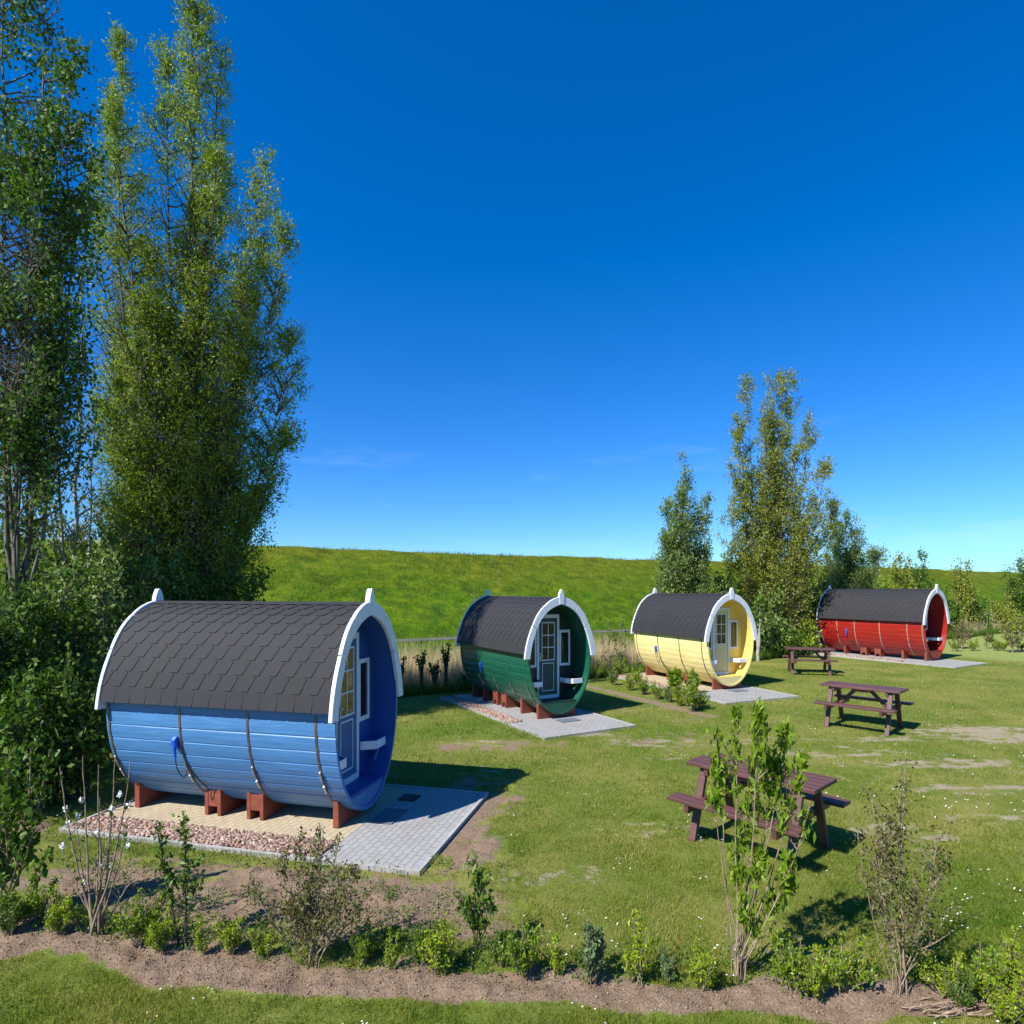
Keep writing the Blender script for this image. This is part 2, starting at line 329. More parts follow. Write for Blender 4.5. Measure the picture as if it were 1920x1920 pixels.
def masks(x, y):
    yc = 5.86 - .10 * x + .012 * x * x * (x < 0) + .06 * (x > 0) * x
    nz = vnoise(x, y, .5, 3) - .5
    soil = np.clip(1.75 - np.abs(y - yc + nz * .38 + (vnoise(x, y, 1.6, 4) - .5) * .25) / (.20 + .01 * np.abs(x)), 0, 1)
    for (px, py, rx, ry, st) in [(430, 1665, 2.0, .6, .84), (640, 1690, 1.6, .55, .92), (300, 1655, 1.6, .45, .78), (820, 1680, .9, .4, .6), (230, 1610, .9, .25, .5), (520, 1740, 1.2, .3, .6), (885, 1570, .45, 1.0, .72), (935, 1495, .4, 1.0, .68), (790, 1740, .9, .25, .45),
                                 (1240, 1385, 1.1, .7, .42), (1290, 1350, .8, .4, .4), (900, 1400, 1.3, .5, .4), (870, 1480, .5, .7, .5), (60, 1560, 1.2, .4, .4), (760, 1620, .9, .2, .55), (1000, 1395, 1.0, .35, .55), (1160, 1330, 1.0, .3, .4), (120, 1760, 1., .3, .4), (950, 1460, .5, .35, .35)]:
        cx, cy = G(px, py); q_ = ell(x, y, cx, cy, rx * 1.25, ry * 1.25); soil = np.maximum(soil, q_ * (st + ((vnoise(x, y, .32, 61) * .6 + vnoise(x, y, .9, 62) * .4) - .5) * 1.0))
    # narrow bed of earth beside the hedge strip in front of the yellow hut
    (ax, ay), (bx, by) = G(1105, 1287), G(1330, 1345)
    t = np.clip(((x - ax) * (bx - ax) + (y - ay) * (by - ay)) / ((bx - ax) ** 2 + (by - ay) ** 2), 0, 1)
    d = np.hypot(x - ax - t * (bx - ax), y - ay - t * (by - ay)); soil = np.maximum(soil, .62 * np.clip(1.8 - d / .24, 0, 1))
    dry = np.zeros_like(x)
    for (px, py, rx, ry, st) in [(1240, 1392, 1.3, .45, .62), (1590, 1415, 1.6, .30, .62), (1800, 1435, 2.4, .30, .66), (1700, 1390, 2.6, .30, .55), (1880, 1385, 2.3, .8, .72), (1860, 1540, .9, .35, .5), (1450, 1390, 1.3, .4, .45),
                                 (1700, 1560, .8, .4, .5), (1830, 1480, 1.6, .3, .5), (900, 1395, 1.2, .4, .5), (940, 1450, .7, .4, .5), (1560, 1405, 1., .2, .5), (1120, 1375, .7, .3, .55), (1520, 1345, .9, .3, .3), (830, 1310, 1.2, .4, .45), (1640, 1255, 4, .5, .3), (1720, 1450, 3.2, 1.6, .25), (1850, 1600, 1.5, .8, .2), (1250, 1560, 1.0, .5, .3), (1560, 1790, 1.0, .2, .3), (1050, 1640, .8, .3, .3), (1250, 1420, .7, .3, .45)]:
        cx, cy = G(px, py); q_ = ell(x, y, cx, cy, rx * 1.2, ry * 1.3); dry = np.maximum(dry, q_ * (st + ((vnoise(x, y * 2, .38, 63) * .6 + vnoise(x, y * 2, 1.1, 64) * .4) - .5) * .9))
    n = (x + 4) * -.518 + (y - 21.5) * .855
    lush = np.clip(n / 1.5, 0, 1)
    # greener grass around the huts, by the near table and on the mound
    for (px, py, rx, ry, st) in [(860, 1370, 2.2, 1.1, .55), (1300, 1370, 1.6, .8, .5), (1150, 1500, 1.3, 1.4, .3), (1420, 1650, 1.1, .8, .3), (1620, 1350, 1.5, .5, .4), (1450, 1265, 3, .8, .45), (600, 1900, 3, .5, .35), (960, 1440, .8, .5, .4)]:
        cx, cy = G(px, py); lush = np.maximum(lush, st * ell(x, y, cx, cy, rx, ry))
    u, v = local('red', x, y)
    pale = np.clip((v - 2.2) / 1.0, 0, 1) * np.clip((x - 20) / 3, 0, 1) * np.clip(.5 - n, 0, 1)
    return soil, dry, lush, pale
def axis(lo, hi, step, far, g=1.13):
    a = list(np.arange(lo, hi + 1e-6, step)); s = step
    while a[-1] < far: s *= g; a.append(a[-1] + s)
    s = step; b = []
    x = lo
    while x > -far: s *= g; x -= s; b.append(x)
    return np.array(b[::-1] + a)
gx = axis(-8, 10, .05, 1500, 1.06); gy = axis(4.6, 14, .045, 1500, 1.035)
GX, GY = np.meshgrid(gx, gy); gxf, gyf = GX.ravel(), GY.ravel()
soil, dry, lush, pale = masks(gxf, gyf)
lump = (vnoise(gxf, gyf, .085, 5) + vnoise(gxf, gyf, .23, 6)) * .5
near = (gyf < 12) & (gyf > 3.5) & (np.abs(gxf) < 13)
GZ = gh(gxf, gyf) + near * (np.clip(soil, 0, 1) * (lump - .35) * .085 + (vnoise(gxf, gyf, .9, 9) - .5) * .03)
padmask = np.zeros(len(gxf), bool)
for cn in CAB:
    u, v = local(cn, gxf, gyf); p = PAD[cn]
    padmask |= (u > p[0] - .25) & (u < p[1] + .25) & (v > p[2] - .25) & (v < p[3] + .25)
    inside = (u > p[0] - .4) & (u < p[1] + .4) & (v > p[2] - .4) & (v < p[3] + .4)
    GZ[inside] = CAB[cn][2] - .035
nxg, nyg = len(gx), len(gy); ii = (np.arange(nyg - 1)[:, None] * nxg + np.arange(nxg - 1)).ravel()
gF = np.stack([ii, ii + 1, ii + nxg + 1, ii + nxg], 1)
tag(meshobj('ground', np.stack([gxf, gyf, GZ], 1), gF, M_ground, smooth=True, attrs=dict(soil=soil, dry=dry, lush=lush, pale=pale)), kind='structure')

# ---------------------------------------------------------------- dike and path behind
DD = np.array([.8553, .5181]); DN = np.array([-.5181, .8553]); P0 = np.array([-4, 21.5])
def dk(s, n): return P0[0] + DD[0] * s + DN[0] * n, P0[1] + DD[1] * s + DN[1] * n
ss = np.concatenate([np.arange(-70, 150, .6), 150 + np.cumsum(.6 * 1.04 ** np.arange(1, 95))]); ws = np.concatenate([np.arange(0, 25.5, .5), [27, 30, 45, 60]])
def dikez(w_): return np.interp(w_, [0, 1.0, 19.5, 21, 24.5, 45, 60], [-.05, .12, 5.2, 5.5, 5.45, 0, -2])
SS, WW = np.meshgrid(ss, ws); X_, Y_ = dk(SS.ravel(), 24.2 + WW.ravel())
Z_ = dikez(WW.ravel()) + (vnoise(SS.ravel(), WW.ravel(), 1.3, 11) - .5) * .12 + (vnoise(SS.ravel(), WW.ravel(), 5, 12) - .5) * .25 * (WW.ravel() > 2)
nx_, ny_ = len(ss), len(ws); ii = (np.arange(ny_ - 1)[:, None] * nx_ + np.arange(nx_ - 1)).ravel()
tag(meshobj('dike_hill', np.stack([X_, Y_, Z_], 1), np.stack([ii, ii + 1, ii + nx_ + 1, ii + nx_], 1), M_dike, smooth=True), kind='structure')
pv = []; pf = []
for i, s_ in enumerate(np.linspace(-70, 900, 400)):
    for k_, (nn, zz) in enumerate(((22.0, .02), (22.15, .05), (23.95, .05), (24.1, .02))):
        x, y = dk(s_, nn); pv.append((x, y, zz))
    if i: pf += [(4*i-4+j, 4*i+j, 4*i+j+1, 4*i-3+j) for j in range(3)]
tag(meshobj('path', pv, pf, M_path), kind='structure')

# ---------------------------------------------------------------- foliage engine
def leaves(P, size, asp, r, droop=.2, hi=False, updir=None):
    """P centres (n,3); returns verts, faces, rnd"""
    n = len(P)
    d = r.normal(size=(n, 3)); d[:, 2] = d[:, 2] * .6 - droop
    if updir is not None: d = d * .55 + updir
    d /= np.linalg.norm(d, axis=1)[:, None]
    a = np.cross(d, r.normal(size=(n, 3))); a /= np.linalg.norm(a, axis=1)[:, None]
    nn = np.cross(a, d)
    L = size * r.uniform(.65, 1.3, n)[:, None]; W = L * asp
    rn = np.clip(r.beta(2, 2.4, n), 0, 1)
    if hi:
        V = np.stack([P - d * L * .5, P + a * W * .5 - d * L * .05 + nn * W * .12, P - nn * W * .12, P - a * W * .5 - d * L * .05 + nn * W * .12, P + d * L * .5 - nn * W * .25], 1).reshape(-1, 3)
        b = np.arange(n)[:, None] * 5
        F = np.concatenate([b + np.array([[0, 1, 2]]), b + np.array([[2, 1, 4]]), b + np.array([[0, 2, 3]]), b + np.array([[3, 2, 4]])])
        return V, F, np.repeat(rn, 5)
    V = np.stack([P - d * L * .5, P + a * W * .5, P + d * L * .5, P - a * W * .5], 1).reshape(-1, 3)
    F = np.arange(n)[:, None] * 4 + np.arange(4)[None]
    return V, F, np.repeat(rn, 4)
def tubes(paths, sides=5):
    """paths: list of (pts (m,3), r0, r1) -> verts, faces"""
    Vs = []; Fs = []; b = 0
    th = np.arange(sides) * 2 * np.pi / sides
    for pts, r0, r1 in paths:
        pts = np.asarray(pts, float); m = len(pts); d = np.gradient(pts, axis=0); d /= np.linalg.norm(d, axis=1)[:, None] + 1e-9
        a = np.cross(d, [.31, .17, .93] if abs(d[0][2]) < .9 else [1, .1, 0]); a /= np.linalg.norm(a, axis=1)[:, None] + 1e-9
        c = np.cross(a, d); rr = np.linspace(r0, r1, m)[:, None, None]
        V = pts[:, None] + (a[:, None] * np.cos(th)[None, :, None] + c[:, None] * np.sin(th)[None, :, None]) * rr
        Vs.append(V.reshape(-1, 3)); i = (np.arange(m - 1)[:, None] * sides + np.arange(sides)).ravel(); j = (np.arange(m - 1)[:, None] * sides + (np.arange(sides) + 1) % sides).ravel()
        Fs.append(np.stack([i, j, j + sides, i + sides], 1) + b); b += m * sides
    return np.concatenate(Vs), np.concatenate(Fs)
def curve(p, q, r, bend=.15, lift=.0, m=7):
    p = np.array(p, float); q = np.array(q, float); t = np.linspace(0, 1, m)[:, None]; D = np.linalg.norm(q - p)
    c = (p + q) / 2 + r.normal(size=3) * bend * D * .5 + np.array([0, 0, -lift * D])
    out = (1 - t) ** 2 * p + 2 * t * (1 - t) * c + t ** 2 * q
    out[1:-1] += r.normal(size=(m - 2, 3)) * D * .012
    return out
def plant(name, label, cat, x, y, leaders, leafmat_, bark, seed, r0=.12, ntw=26, sub=3, nleaf=14, lsize=.09, lasp=.45, up=1.1, jit=.10, t0=.22, fork=.12,
          droop=.2, hi=False, group=None, limb_r=.35, zbase=None, crown='crown', trunk='trunk', prof=.7, bare=0.0, spread_base=0.0, twr=.012, gap=0.0, gsz=.8, sdr=.15):
    """leaders: list of (dx, dy, height, lobe radius, density)"""
    r = np.random.default_rng(seed); z0 = float(gh(x, y)) if zbase is None else zbase
    root = empty(name, (x, y, z0)); tag(root, label, cat, group)
    paths = []; LP = []
    H = max(l[2] for l in leaders)
    for (dx, dy, h, R_, dens) in leaders:
        fh = fork * H * r.uniform(.5, 1.2); sb = r.normal(size=2) * spread_base
        tip = np.array([dx, dy, h]); p0 = np.array([sb[0], sb[1], -.05])
        fk = np.array([sb[0] + dx * .06, sb[1] + dy * .06, fh])
        t = np.linspace(0, 1, 14)[:, None]; ctl = fk + (tip - fk) * np.array([.62, .62, .38]); ctl[:2] += r.normal(size=2) * .05 * h * .3
        cur = (1 - t) ** 2 * fk + 2 * t * (1 - t) * ctl + t ** 2 * tip
        wig = np.cumsum(r.normal(size=(14, 3)) * h * .0045, 0); wig -= wig[0]; cur = cur + wig
        cur = np.vstack([p0, cur]); rr = r0 * (h / H) ** 1.2
        paths.append((cur, rr, rr * .08 + .003))
        n = max(3, int(ntw * dens * (R_ + h * .12)))
        tt = t0 + (1 - t0) * r.random(n) ** .85
        k = tt * 14; ki = np.minimum(k.astype(int), 13); fr = (k - ki)[:, None]
        B = cur[ki] * (1 - fr) + cur[ki + 1] * fr
        for j in range(n):
            an = r.uniform(0, 2 * np.pi); ln = R_ * ((1 - tt[j]) ** prof * 1.25 + .12) * r.uniform(.45, 1.15)
            d = np.array([math.cos(an), math.sin(an), up * r.uniform(.6, 1.4)]); d /= np.linalg.norm(d)
            e = B[j] + d * ln * 1.25; tw = curve(B[j], e, r, .12, .04, 6)
            paths.append((tw, twr * (1 + ln), .003))
            segs = [tw]
            for s_ in range(sub):
                q = tw[r.integers(2, 6)]; d2 = d * .6 + r.normal(size=3) * .5; d2[2] += sdr; d2 /= np.linalg.norm(d2)
                st = curve(q, q + d2 * ln * r.uniform(.25, .5), r, .2, .05, 4); paths.append((st, twr * .5, .002)); segs.append(st)
            if r.random() < bare or (gap > 0 and vnoise(abs(x) * 7 + 40 + e[0] * .8 + e[1] * .6, 60 + e[2] - e[1] * .5, gsz, seed % 17) < gap): continue
            for sg in segs:
                m = max(1, int(nleaf * r.uniform(.3, 1.3))); q = r.random(m) ** .7 * (len(sg) - 1.001); qi = q.astype(int); qf = (q - qi)[:, None]
                LP.append(sg[qi] * (1 - qf) + sg[qi + 1] * qf + r.normal(size=(m, 3)) * jit)
    V, F = tubes(paths, 5)
    meshobj(trunk, V, F, bark, root, smooth=True)
    if LP:
        P = np.concatenate(LP); P = P[P[:, 2] > .02]
        V, F, rn = leaves(P, lsize, lasp, r, droop, hi)
        meshobj(crown, V, F, leafmat_, root, attrs=dict(rnd=rn))
    return root
def zt(py, Y): return EYE + (1106.3 - py) / 1714.8 * Y
def by_px(px, Y, base_px, tips, R_=None):
    """leaders from picture tips: list of (px, py, radius, density[, dy])"""
    out = []; bx = (base_px - 960) / 1143.2 * Y
    for t in tips:
        tx = (t[0] - 960) / 1143.2 * Y; out.append((tx - bx, t[4] if len(t) > 4 else random.uniform(-.8, .8) * t[2], zt(t[1], Y), t[2], t[3]))
    return bx, out

# ---------------------------------------------------------------- barrel huts
R, HC = 1.12, 1.20
def rr_(deg):                                   # roof surface radius by angle (0 = sideways, 90 = ridge)
    a = min(deg, 180 - deg)
    return R * (1.035 + .065 * max(0, (32 - a) / 30) ** 1.4 + .02 * max(0, (a - 70) / 20) ** 2)
def rp(deg, off=0.0):
    q = rr_(deg) + off; t = math.radians(deg); return q * math.cos(t), HC + q * math.sin(t)
def hut(cn, label, m_body, m_in, m_door, m_strap, straps, singles, doubles, inlet_u, hood, glass_door, glass_win, group='barrel huts on the campsite'):
    x, y, z, a, L = CAB[cn]
    root = empty('barrel_hut', (x, y, z), a); tag(root, label, 'hut', group)
    Ri = R - .045; m_lin = m_in if cn in ('blue', 'yellow') else m_body  # blue inner wall also takes its shade-darkened porch colour
    # staves round the lower part and inside under the roof
    n = 44; b = MB(); ch = .011 / R; prof = []
    for i in range(n):
        t0 = 2 * math.pi * i / n; t1 = 2 * math.pi * (i + 1) / n
        for t, q in ((t0 + .002, R - .010), (t0 + ch, R), ((t0 + t1) / 2, R + .002), (t1 - ch, R), (t1 - .002, R - .010)):
            prof.append((q * math.cos(t), HC + q * math.sin(t)))
    m = len(prof); us = [0.0, -L + .03]
    V = [(u_, p[0], p[1]) for u_ in us for p in prof]; F = [(i, m + i, m + (i + 1) % m, (i + 1) % m) for i in range(m)]
    inn = [(Ri * math.cos(math.atan2(p[1] - HC, p[0])), HC + Ri * math.sin(math.atan2(p[1] - HC, p[0]))) for p in prof]
    V += [(u_, p[0], p[1]) for u_ in us for p in inn]
    F += [(i, (i+1)%m, 2*m+(i+1)%m, 2*m+i) for i in range(m)] + [(m+i, 3*m+i, 3*m+(i+1)%m, m+(i+1)%m) for i in range(m)]
    body = MB().add(V, F).obj('barrel_wall', m_body, root)
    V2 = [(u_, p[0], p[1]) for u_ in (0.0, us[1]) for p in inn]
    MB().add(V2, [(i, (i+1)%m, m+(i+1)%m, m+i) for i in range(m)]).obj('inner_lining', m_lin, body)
    # roof: bitumen underlay and tabs laid in courses
    b = MB(); d0, d1 = 5.0, 175.0; K_ = 60; degs = np.linspace(d0, d1, K_)
    V = [(u_, *rp(dg, o)) for u_ in (-.01, -L + .02) for o in (0.004, .022) for dg in degs]
    def I(a_, o_, k_): return (a_ * 2 + o_) * K_ + k_
    F = []
    for k_ in range(K_ - 1):
        F += [(I(0,1,k_), I(1,1,k_), I(1,1,k_+1), I(0,1,k_+1)), (I(0,0,k_), I(0,0,k_+1), I(1,0,k_+1), I(1,0,k_)),
              (I(0,0,k_), I(0,1,k_), I(0,1,k_+1), I(0,0,k_+1)), (I(1,0,k_), I(1,0,k_+1), I(1,1,k_+1), I(1,1,k_))]
    F += [(I(0,0,0), I(1,0,0), I(1,1,0), I(0,1,0)), (I(0,0,K_-1), I(0,1,K_-1), I(1,1,K_-1), I(1,0,K_-1))]
    b.add(V, F); rn = [0.4] * len(b.V); nc = 10
    rs = np.random.default_rng(int(abs(x) * 100))
    for side in (0, 1):
        for c_ in range(nc):
            h = (90 - d0) / nc
            lo, hi_ = d0 + c_ * h, d0 + (c_ + 1) * h
            nt_ = int(round((L - .04) / .31)); wd = (L - .04) / nt_; offs = (c_ % 2) * .5 * wd
            for j in range(-1, nt_ + 1):
                ua = -.015 - j * wd - offs; cl = lambda q: max(-L + .025, min(-.012, q))
                if ua < -L + .03 or ua - wd > -.015: continue
                up_ = min(89.8, hi_ + h * .75); tl = .024 + .016
                pts = []
                for fu, dg, o in (((0, up_, .024), (0, lo + h * .95, .030), (.02, lo, tl), (.98, lo, tl), (1, lo + h * .95, .030), (1, up_, .024)) if c_ == 0 else ((0, up_, .024), (.0, lo + h * .95, .030), (.30, lo, tl), (.70, lo, tl), (1, lo + h * .95, .030), (1, up_, .024))):
                    pts.append((cl(ua - fu * wd), dg, o))
                mid = lo + h * .95
                g = lambda u_, dg, o: (u_, *((lambda q: q if not side else (-q[0], q[1]))(rp(dg, o))))
                t0_, t1_ = pts[0], pts[5]
                Vt = [g(*p) for p in pts] + [g(pts[2][0], lo, .0225), g(pts[3][0], lo, .0225), g(pts[1][0], mid, .0225), g(pts[4][0], mid, .0225)]
                F_ = [(0, 1, 4, 5), (1, 2, 3, 4), (2, 6, 7, 3), (1, 8, 6, 2), (4, 3, 7, 9)]
                b.add(Vt, F_ if not side else [f[::-1] for f in F_]); rn += [float(rs.random())] * 10
    roof = b.obj('roof', M_roof, root, attrs=dict(rnd=rn))
    rc = MB(); V = []; W_ = 8
    for u_ in (-.02, -L + .03):
        for k_ in range(W_ + 1):
            dg = 82 + 16 * k_ / W_; V.append((u_, *rp(dg, .044 - .004 * abs(k_ - 4) / 4)))
    F = [(k_, W_ + 1 + k_, W_ + 2 + k_, k_ + 1) for k_ in range(W_)]
    rc.add(V, F); rc.obj('ridge_strip', M_roof, roof, attrs=dict(rnd=[.3] * len(rc.V)))
    # white curved gable boards in segments and a pointed finial, front and rear
    for (ua, ub) in ((-.02, .05), (-L - .03, -L + .035)):
        gb = MB()
        cuts = [(1.0, 34), (34.6, 62), (62.6, 88.5)]
        for side in (1, -1):
            for (a0, a1) in cuts:
                k_ = 9; outer = []; inner = []
                for q in range(k_ + 1):
                    dg = a0 + (a1 - a0) * q / k_
                    p = rp(dg, .055 + .006 * math.sin(math.pi * q / k_)); outer.append((side * p[0], p[1]))
                    th = math.radians(dg); ri = (rr_(dg) - .105 - .030 * max(0, 1 - dg / 34)); inner.append((side * ri * math.cos(th), HC + ri * math.sin(th)))
                poly = outer + inner[::-1]
                if side < 0: poly = poly[::-1]
                gb.prism(poly, ua, ub)
        bevel(gb.obj('gable_board', M_white, root), .008, 2)
        zb = HC + R * .97; fb = MB()
        ol = [(-.075, zb - .01), (.075, zb - .01), (.085, zb + .10), (.098, zb + .15), (.078, zb + .21), (.036, zb + .275), (.014, zb + .29), (-.014, zb + .29), (-.036, zb + .275), (-.078, zb + .21), (-.098, zb + .15), (-.085, zb + .10)]
        fb.prism(ol, ua - .012, ub + .014); bevel(fb.obj('finial', M_white, root), .008, 2)
    # bulkhead with door and windows
    U0 = {'blue': -.46, 'green': -.74, 'yellow': -.58, 'red': -.85}[cn]
    disc = [(Ri * 1.0 * math.cos(t), HC + Ri * 1.0 * math.sin(t)) for t in np.linspace(0, 2 * math.pi, 64, endpoint=False)]
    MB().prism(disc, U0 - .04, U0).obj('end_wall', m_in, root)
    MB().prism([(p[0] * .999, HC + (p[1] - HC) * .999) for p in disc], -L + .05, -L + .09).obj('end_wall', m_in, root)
    z0, z1 = .33, 2.06; w_ = .41; t_ = .075
    fr = MB().box(U0 + .002, U0 + .05, -w_, -w_ + t_, z0, z1).box(U0 + .002, U0 + .05, w_ - t_, w_, z0, z1).box(U0 + .002, U0 + .048, -w_ + t_, w_ - t_, z1 - t_, z1).box(U0 + .002, U0 + .06, -w_ + t_, w_ - t_, z0, z0 + .07)
    dr = MB().box(U0 + .004, U0 + .030, -w_ + t_ + .004, w_ - t_ - .004, z0 + .074, z1 - t_ - .004).obj('door', m_door, root)
    bevel(fr.obj('door_frame', M_white, dr), .004)
    gx0, gx1 = -.215, .215; gz0, gz1 = 1.13, 1.88
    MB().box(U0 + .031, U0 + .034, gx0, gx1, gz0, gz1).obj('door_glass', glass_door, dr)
    lt = MB(); s_ = .022
    for (a0, a1, b0, b1) in ((gx0 - s_, gx0, gz0 - s_, gz1 + s_), (gx1, gx1 + s_, gz0 - s_, gz1 + s_)): lt.box(U0 + .03, U0 + .047, a0, a1, b0, b1)
    lt.box(U0 + .03, U0 + .045, gx0, gx1, gz0 - s_, gz0).box(U0 + .03, U0 + .045, gx0, gx1, gz1, gz1 + s_)
    lt.box(U0 + .034, U0 + .044, -.009, .009, gz0, gz1)
    for q in (1, 2): zz = gz0 + (gz1 - gz0) * q / 3; lt.box(U0 + .034, U0 + .042, gx0, gx1, zz - .009, zz + .009)
    for (a0, a1, b0, b1) in ((gx0, gx0 + .016, .48, 1.06), (gx1 - .016, gx1, .48, 1.06)): lt.box(U0 + .03, U0 + .038, a0, a1, b0, b1)
    lt.box(U0 + .03, U0 + .037, gx0 + .016, gx1 - .016, .48, .496).box(U0 + .03, U0 + .037, gx0 + .016, gx1 - .016, 1.044, 1.06)
    lt.obj('door_moulding', M_white, dr)
    hd = MB().box(U0 + .03, U0 + .036, -.305, -.27, 1.10, 1.27).tube([(U0 + .036, -.287, 1.22), (U0 + .085, -.287, 1.22), (U0 + .085, -.215, 1.215)], .011)
    hd.obj('door_handle', M_steel, dr)
    for sg in (-1, 1):
        a0, a1 = (.43, .83) if sg > 0 else (-.83, -.43); b0, b1 = .98, 1.73; t2 = .055
        wf = MB().box(U0 + .002, U0 + .040, a0, a0 + t2, b0, b1).box(U0 + .002, U0 + .040, a1 - t2, a1, b0, b1).box(U0 + .002, U0 + .038, a0 + t2, a1 - t2, b0, b0 + t2).box(U0 + .002, U0 + .038, a0 + t2, a1 - t2, b1 - t2, b1)
        wo = bevel(wf.obj('window', M_white, root), .004)
        MB().box(U0 + .004, U0 + .012, a0 + t2, a1 - t2, b0 + t2, b1 - t2).obj('pane', glass_win, wo)
        # folding corner bench
        def wall(zz): return math.sqrt(max(.01, Ri ** 2 - (zz - HC) ** 2)) - .004
        zs = .745; wl = wall(zs); inn = .44 if sg > 0 else .47; uo = -.16 if sg > 0 else -.12
        st = [(U0 + .06, sg * inn), (U0 + .06, sg * wl), (uo, sg * wl), (uo, sg * (inn + .13)), (max(uo - .22, U0 + .09), sg * inn)]
        if sg > 0: st = st[::-1]
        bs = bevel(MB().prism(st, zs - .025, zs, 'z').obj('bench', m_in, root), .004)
        fa = MB(); zc = zs - .045
        fa.bar((uo + .012, sg * (inn + .13), zc), (uo + .012, sg * (wall(zc - .05) - .01), zc), .022, .10)
        fa.bar((max(uo - .22, U0 + .09), sg * (inn - .008), zc), (uo + .012, sg * (inn + .122), zc), .022, .10)
        fa.bar((U0 + .062, sg * (inn - .012), zc), (max(uo - .22, U0 + .09), sg * (inn - .012), zc), .022, .10)
        bevel(fa.obj('bench_edge', M_white, bs), .004)
        lg = MB().bar((uo - .05, sg * (inn + .17), zs - .03), (uo - .05, sg * (inn + .17), .34), .045, .045)
        lg.bar((uo - .05, sg * (inn + .17), .52), (uo - .05, sg * (wall(.65) - .06), .70), .035, .035)
        lg.obj('bench_leg', m_body, bs)
    # porch floor and front crescent board
    zf = .33; ca = math.asin((HC - zf) / Ri); th = np.linspace(math.pi + ca, 2 * math.pi - ca, 24)
    seg = [(Ri * .999 * math.cos(t), HC + Ri * .999 * math.sin(t)) for t in th]
    fl = MB(); hw = math.sqrt(Ri ** 2 - (HC - zf) ** 2) - .004
    for q in range(int((-U0 - .03) / .127)): u1 = -.03 - q * .127; fl.box(u1 - .121, u1, -hw, hw, zf - .025, zf)
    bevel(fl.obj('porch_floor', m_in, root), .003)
    MB().prism([(p[0], min(p[1], zf - .027)) for p in seg], -.05, -.02).obj('front_board', m_body, root)
    # metal bands
    for u_ in straps:
        V = []; q = 64; a0, a1 = 176.5, 363.5
        for k_ in range(q + 1):
            t = math.radians(a0 + (a1 - a0) * k_ / q)
            for (du, rad) in ((-.019, R + .003), (.019, R + .003), (.019, R + .010), (-.019, R + .010)):
                V.append((u_ + du, rad * math.cos(t), HC + rad * math.sin(t)))
        F = [(4*k_+c_, 4*k_+(c_+1)%4, 4*k_+4+(c_+1)%4, 4*k_+4+c_) for k_ in range(q) for c_ in range(4)]
        s_o = MB().add(V, F).obj('band', m_strap, root)
        tb = MB()
        for (t1, t2, rad) in ((208, 214, .012), (218, 224, .012), (213, 219, .006)):
            P = [((R + .028) * math.cos(math.radians(t)), HC + (R + .028) * math.sin(math.radians(t))) for t in (t1, (t1 + t2) / 2, t2)]
            tb.tube([(u_ + (.006 if t1 == 218 else 0), p[0], p[1]) for p in P], rad, 6)
        tb.obj('tensioner', M_steel, s_o)
    # timber cradles
    def saddle(b, ua, ub, wd=.67):
        vs = np.linspace(wd, -wd, 19); top = [(v_, HC - math.sqrt((R + .004) ** 2 - v_ ** 2)) for v_ in vs]
        b.prism([(-wd, 0), (wd, 0)] + top, ua, ub)
    for u_ in singles:
        b = MB(); saddle(b, u_ - .05, u_ + .05); bevel(b.obj('cradle', M_cradle, root), .005)
    for u_ in doubles:
        b = MB(); saddle(b, u_ - .16, u_ - .09); saddle(b, u_ + .09, u_ + .16)
        for sg in (-1, 1):
            y0, y1 = sorted((sg * .665, sg * .60)); b.box(u_ - .0895, u_ + .0895, y0, y1, .10, .275)
        bevel(b.obj('cradle', M_cradle, root), .005)
    # power inlet with its plug and cable
    th = math.radians(180 + 17); vv, zz = (R + .002) * math.cos(th), HC + (R + .002) * math.sin(th)
    b = MB(); b.prism([(vv, zz + .07), (vv - .045, zz + .085), (vv - .10, zz + .045), (vv - .085, zz - .01), (vv - .04, zz - .05), (vv + .01, zz - .06)][::-1], inlet_u - .042, inlet_u + .042)
    io = bevel(b.obj('power_inlet', M_blueplastic, root), .012, 3)
    MB().tube([(inlet_u, vv - .06, zz - .02), (inlet_u, vv - .05, zz - .10), (inlet_u, vv - .035, zz - .155)], .030, 10, .018).obj('plug', M_blueplastic, io)
    cp = [(0, vv - .035, zz - .15), (.0, vv - .02, zz - .25), (.03, vv + .02, zz - .34), (.08, vv + .06, zz - .40), (.12, vv + .06, zz - .36), (.14, vv + .07, zz - .28), (.19, vv + .12, zz - .33), (.25, vv + .21, zz - .44), (.31, vv + .33, zz - .54)]
    pts = []
    for (du, v_, z_) in cp:
        lim = -(math.sqrt(max(0, (R + .02) ** 2 - (z_ - HC) ** 2))); pts.append((inlet_u + du, min(v_, lim), z_))
    sm = [Vector(p) for p in pts]
    for _ in range(2):
        nn = [sm[0]]
        for p, q in zip(sm, sm[1:]): nn += [p * .75 + q * .25, p * .25 + q * .75]
        sm = nn + [sm[-1]]
    MB().tube(sm, .009, 6).obj('cable', M_black, io)
    return root
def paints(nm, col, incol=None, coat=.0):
    return painted(nm + '_stave_paint', col, .42, (.9, 24, 24), .24, coat), painted(nm + '_porch_tone', incol or col, .5, (14, .9, 14), .10)
pb, pbi = paints('blue', (.06, .195, .42), (.012, .075, .30)); pg, pgi = paints('green', (.003, .085, .045), (.002, .020, .018), .35)  # blue porch colour: stave blue darkened, porch shade put into the paint
py_, pyi = paints('yellow', (.78, .66, .27), (.80, .60, .13)); pr, pri = paints('red', (.31, .009, .004), (.10, .002, .004), .25)  # red porch colour has the shade under the hood painted in
pbd = painted('door_blue', (.02, .11, .28), .4, (10, 10, 1), .1); pgd = painted('door_green', (.008, .055, .06), .4, (10, 10, 1), .1)
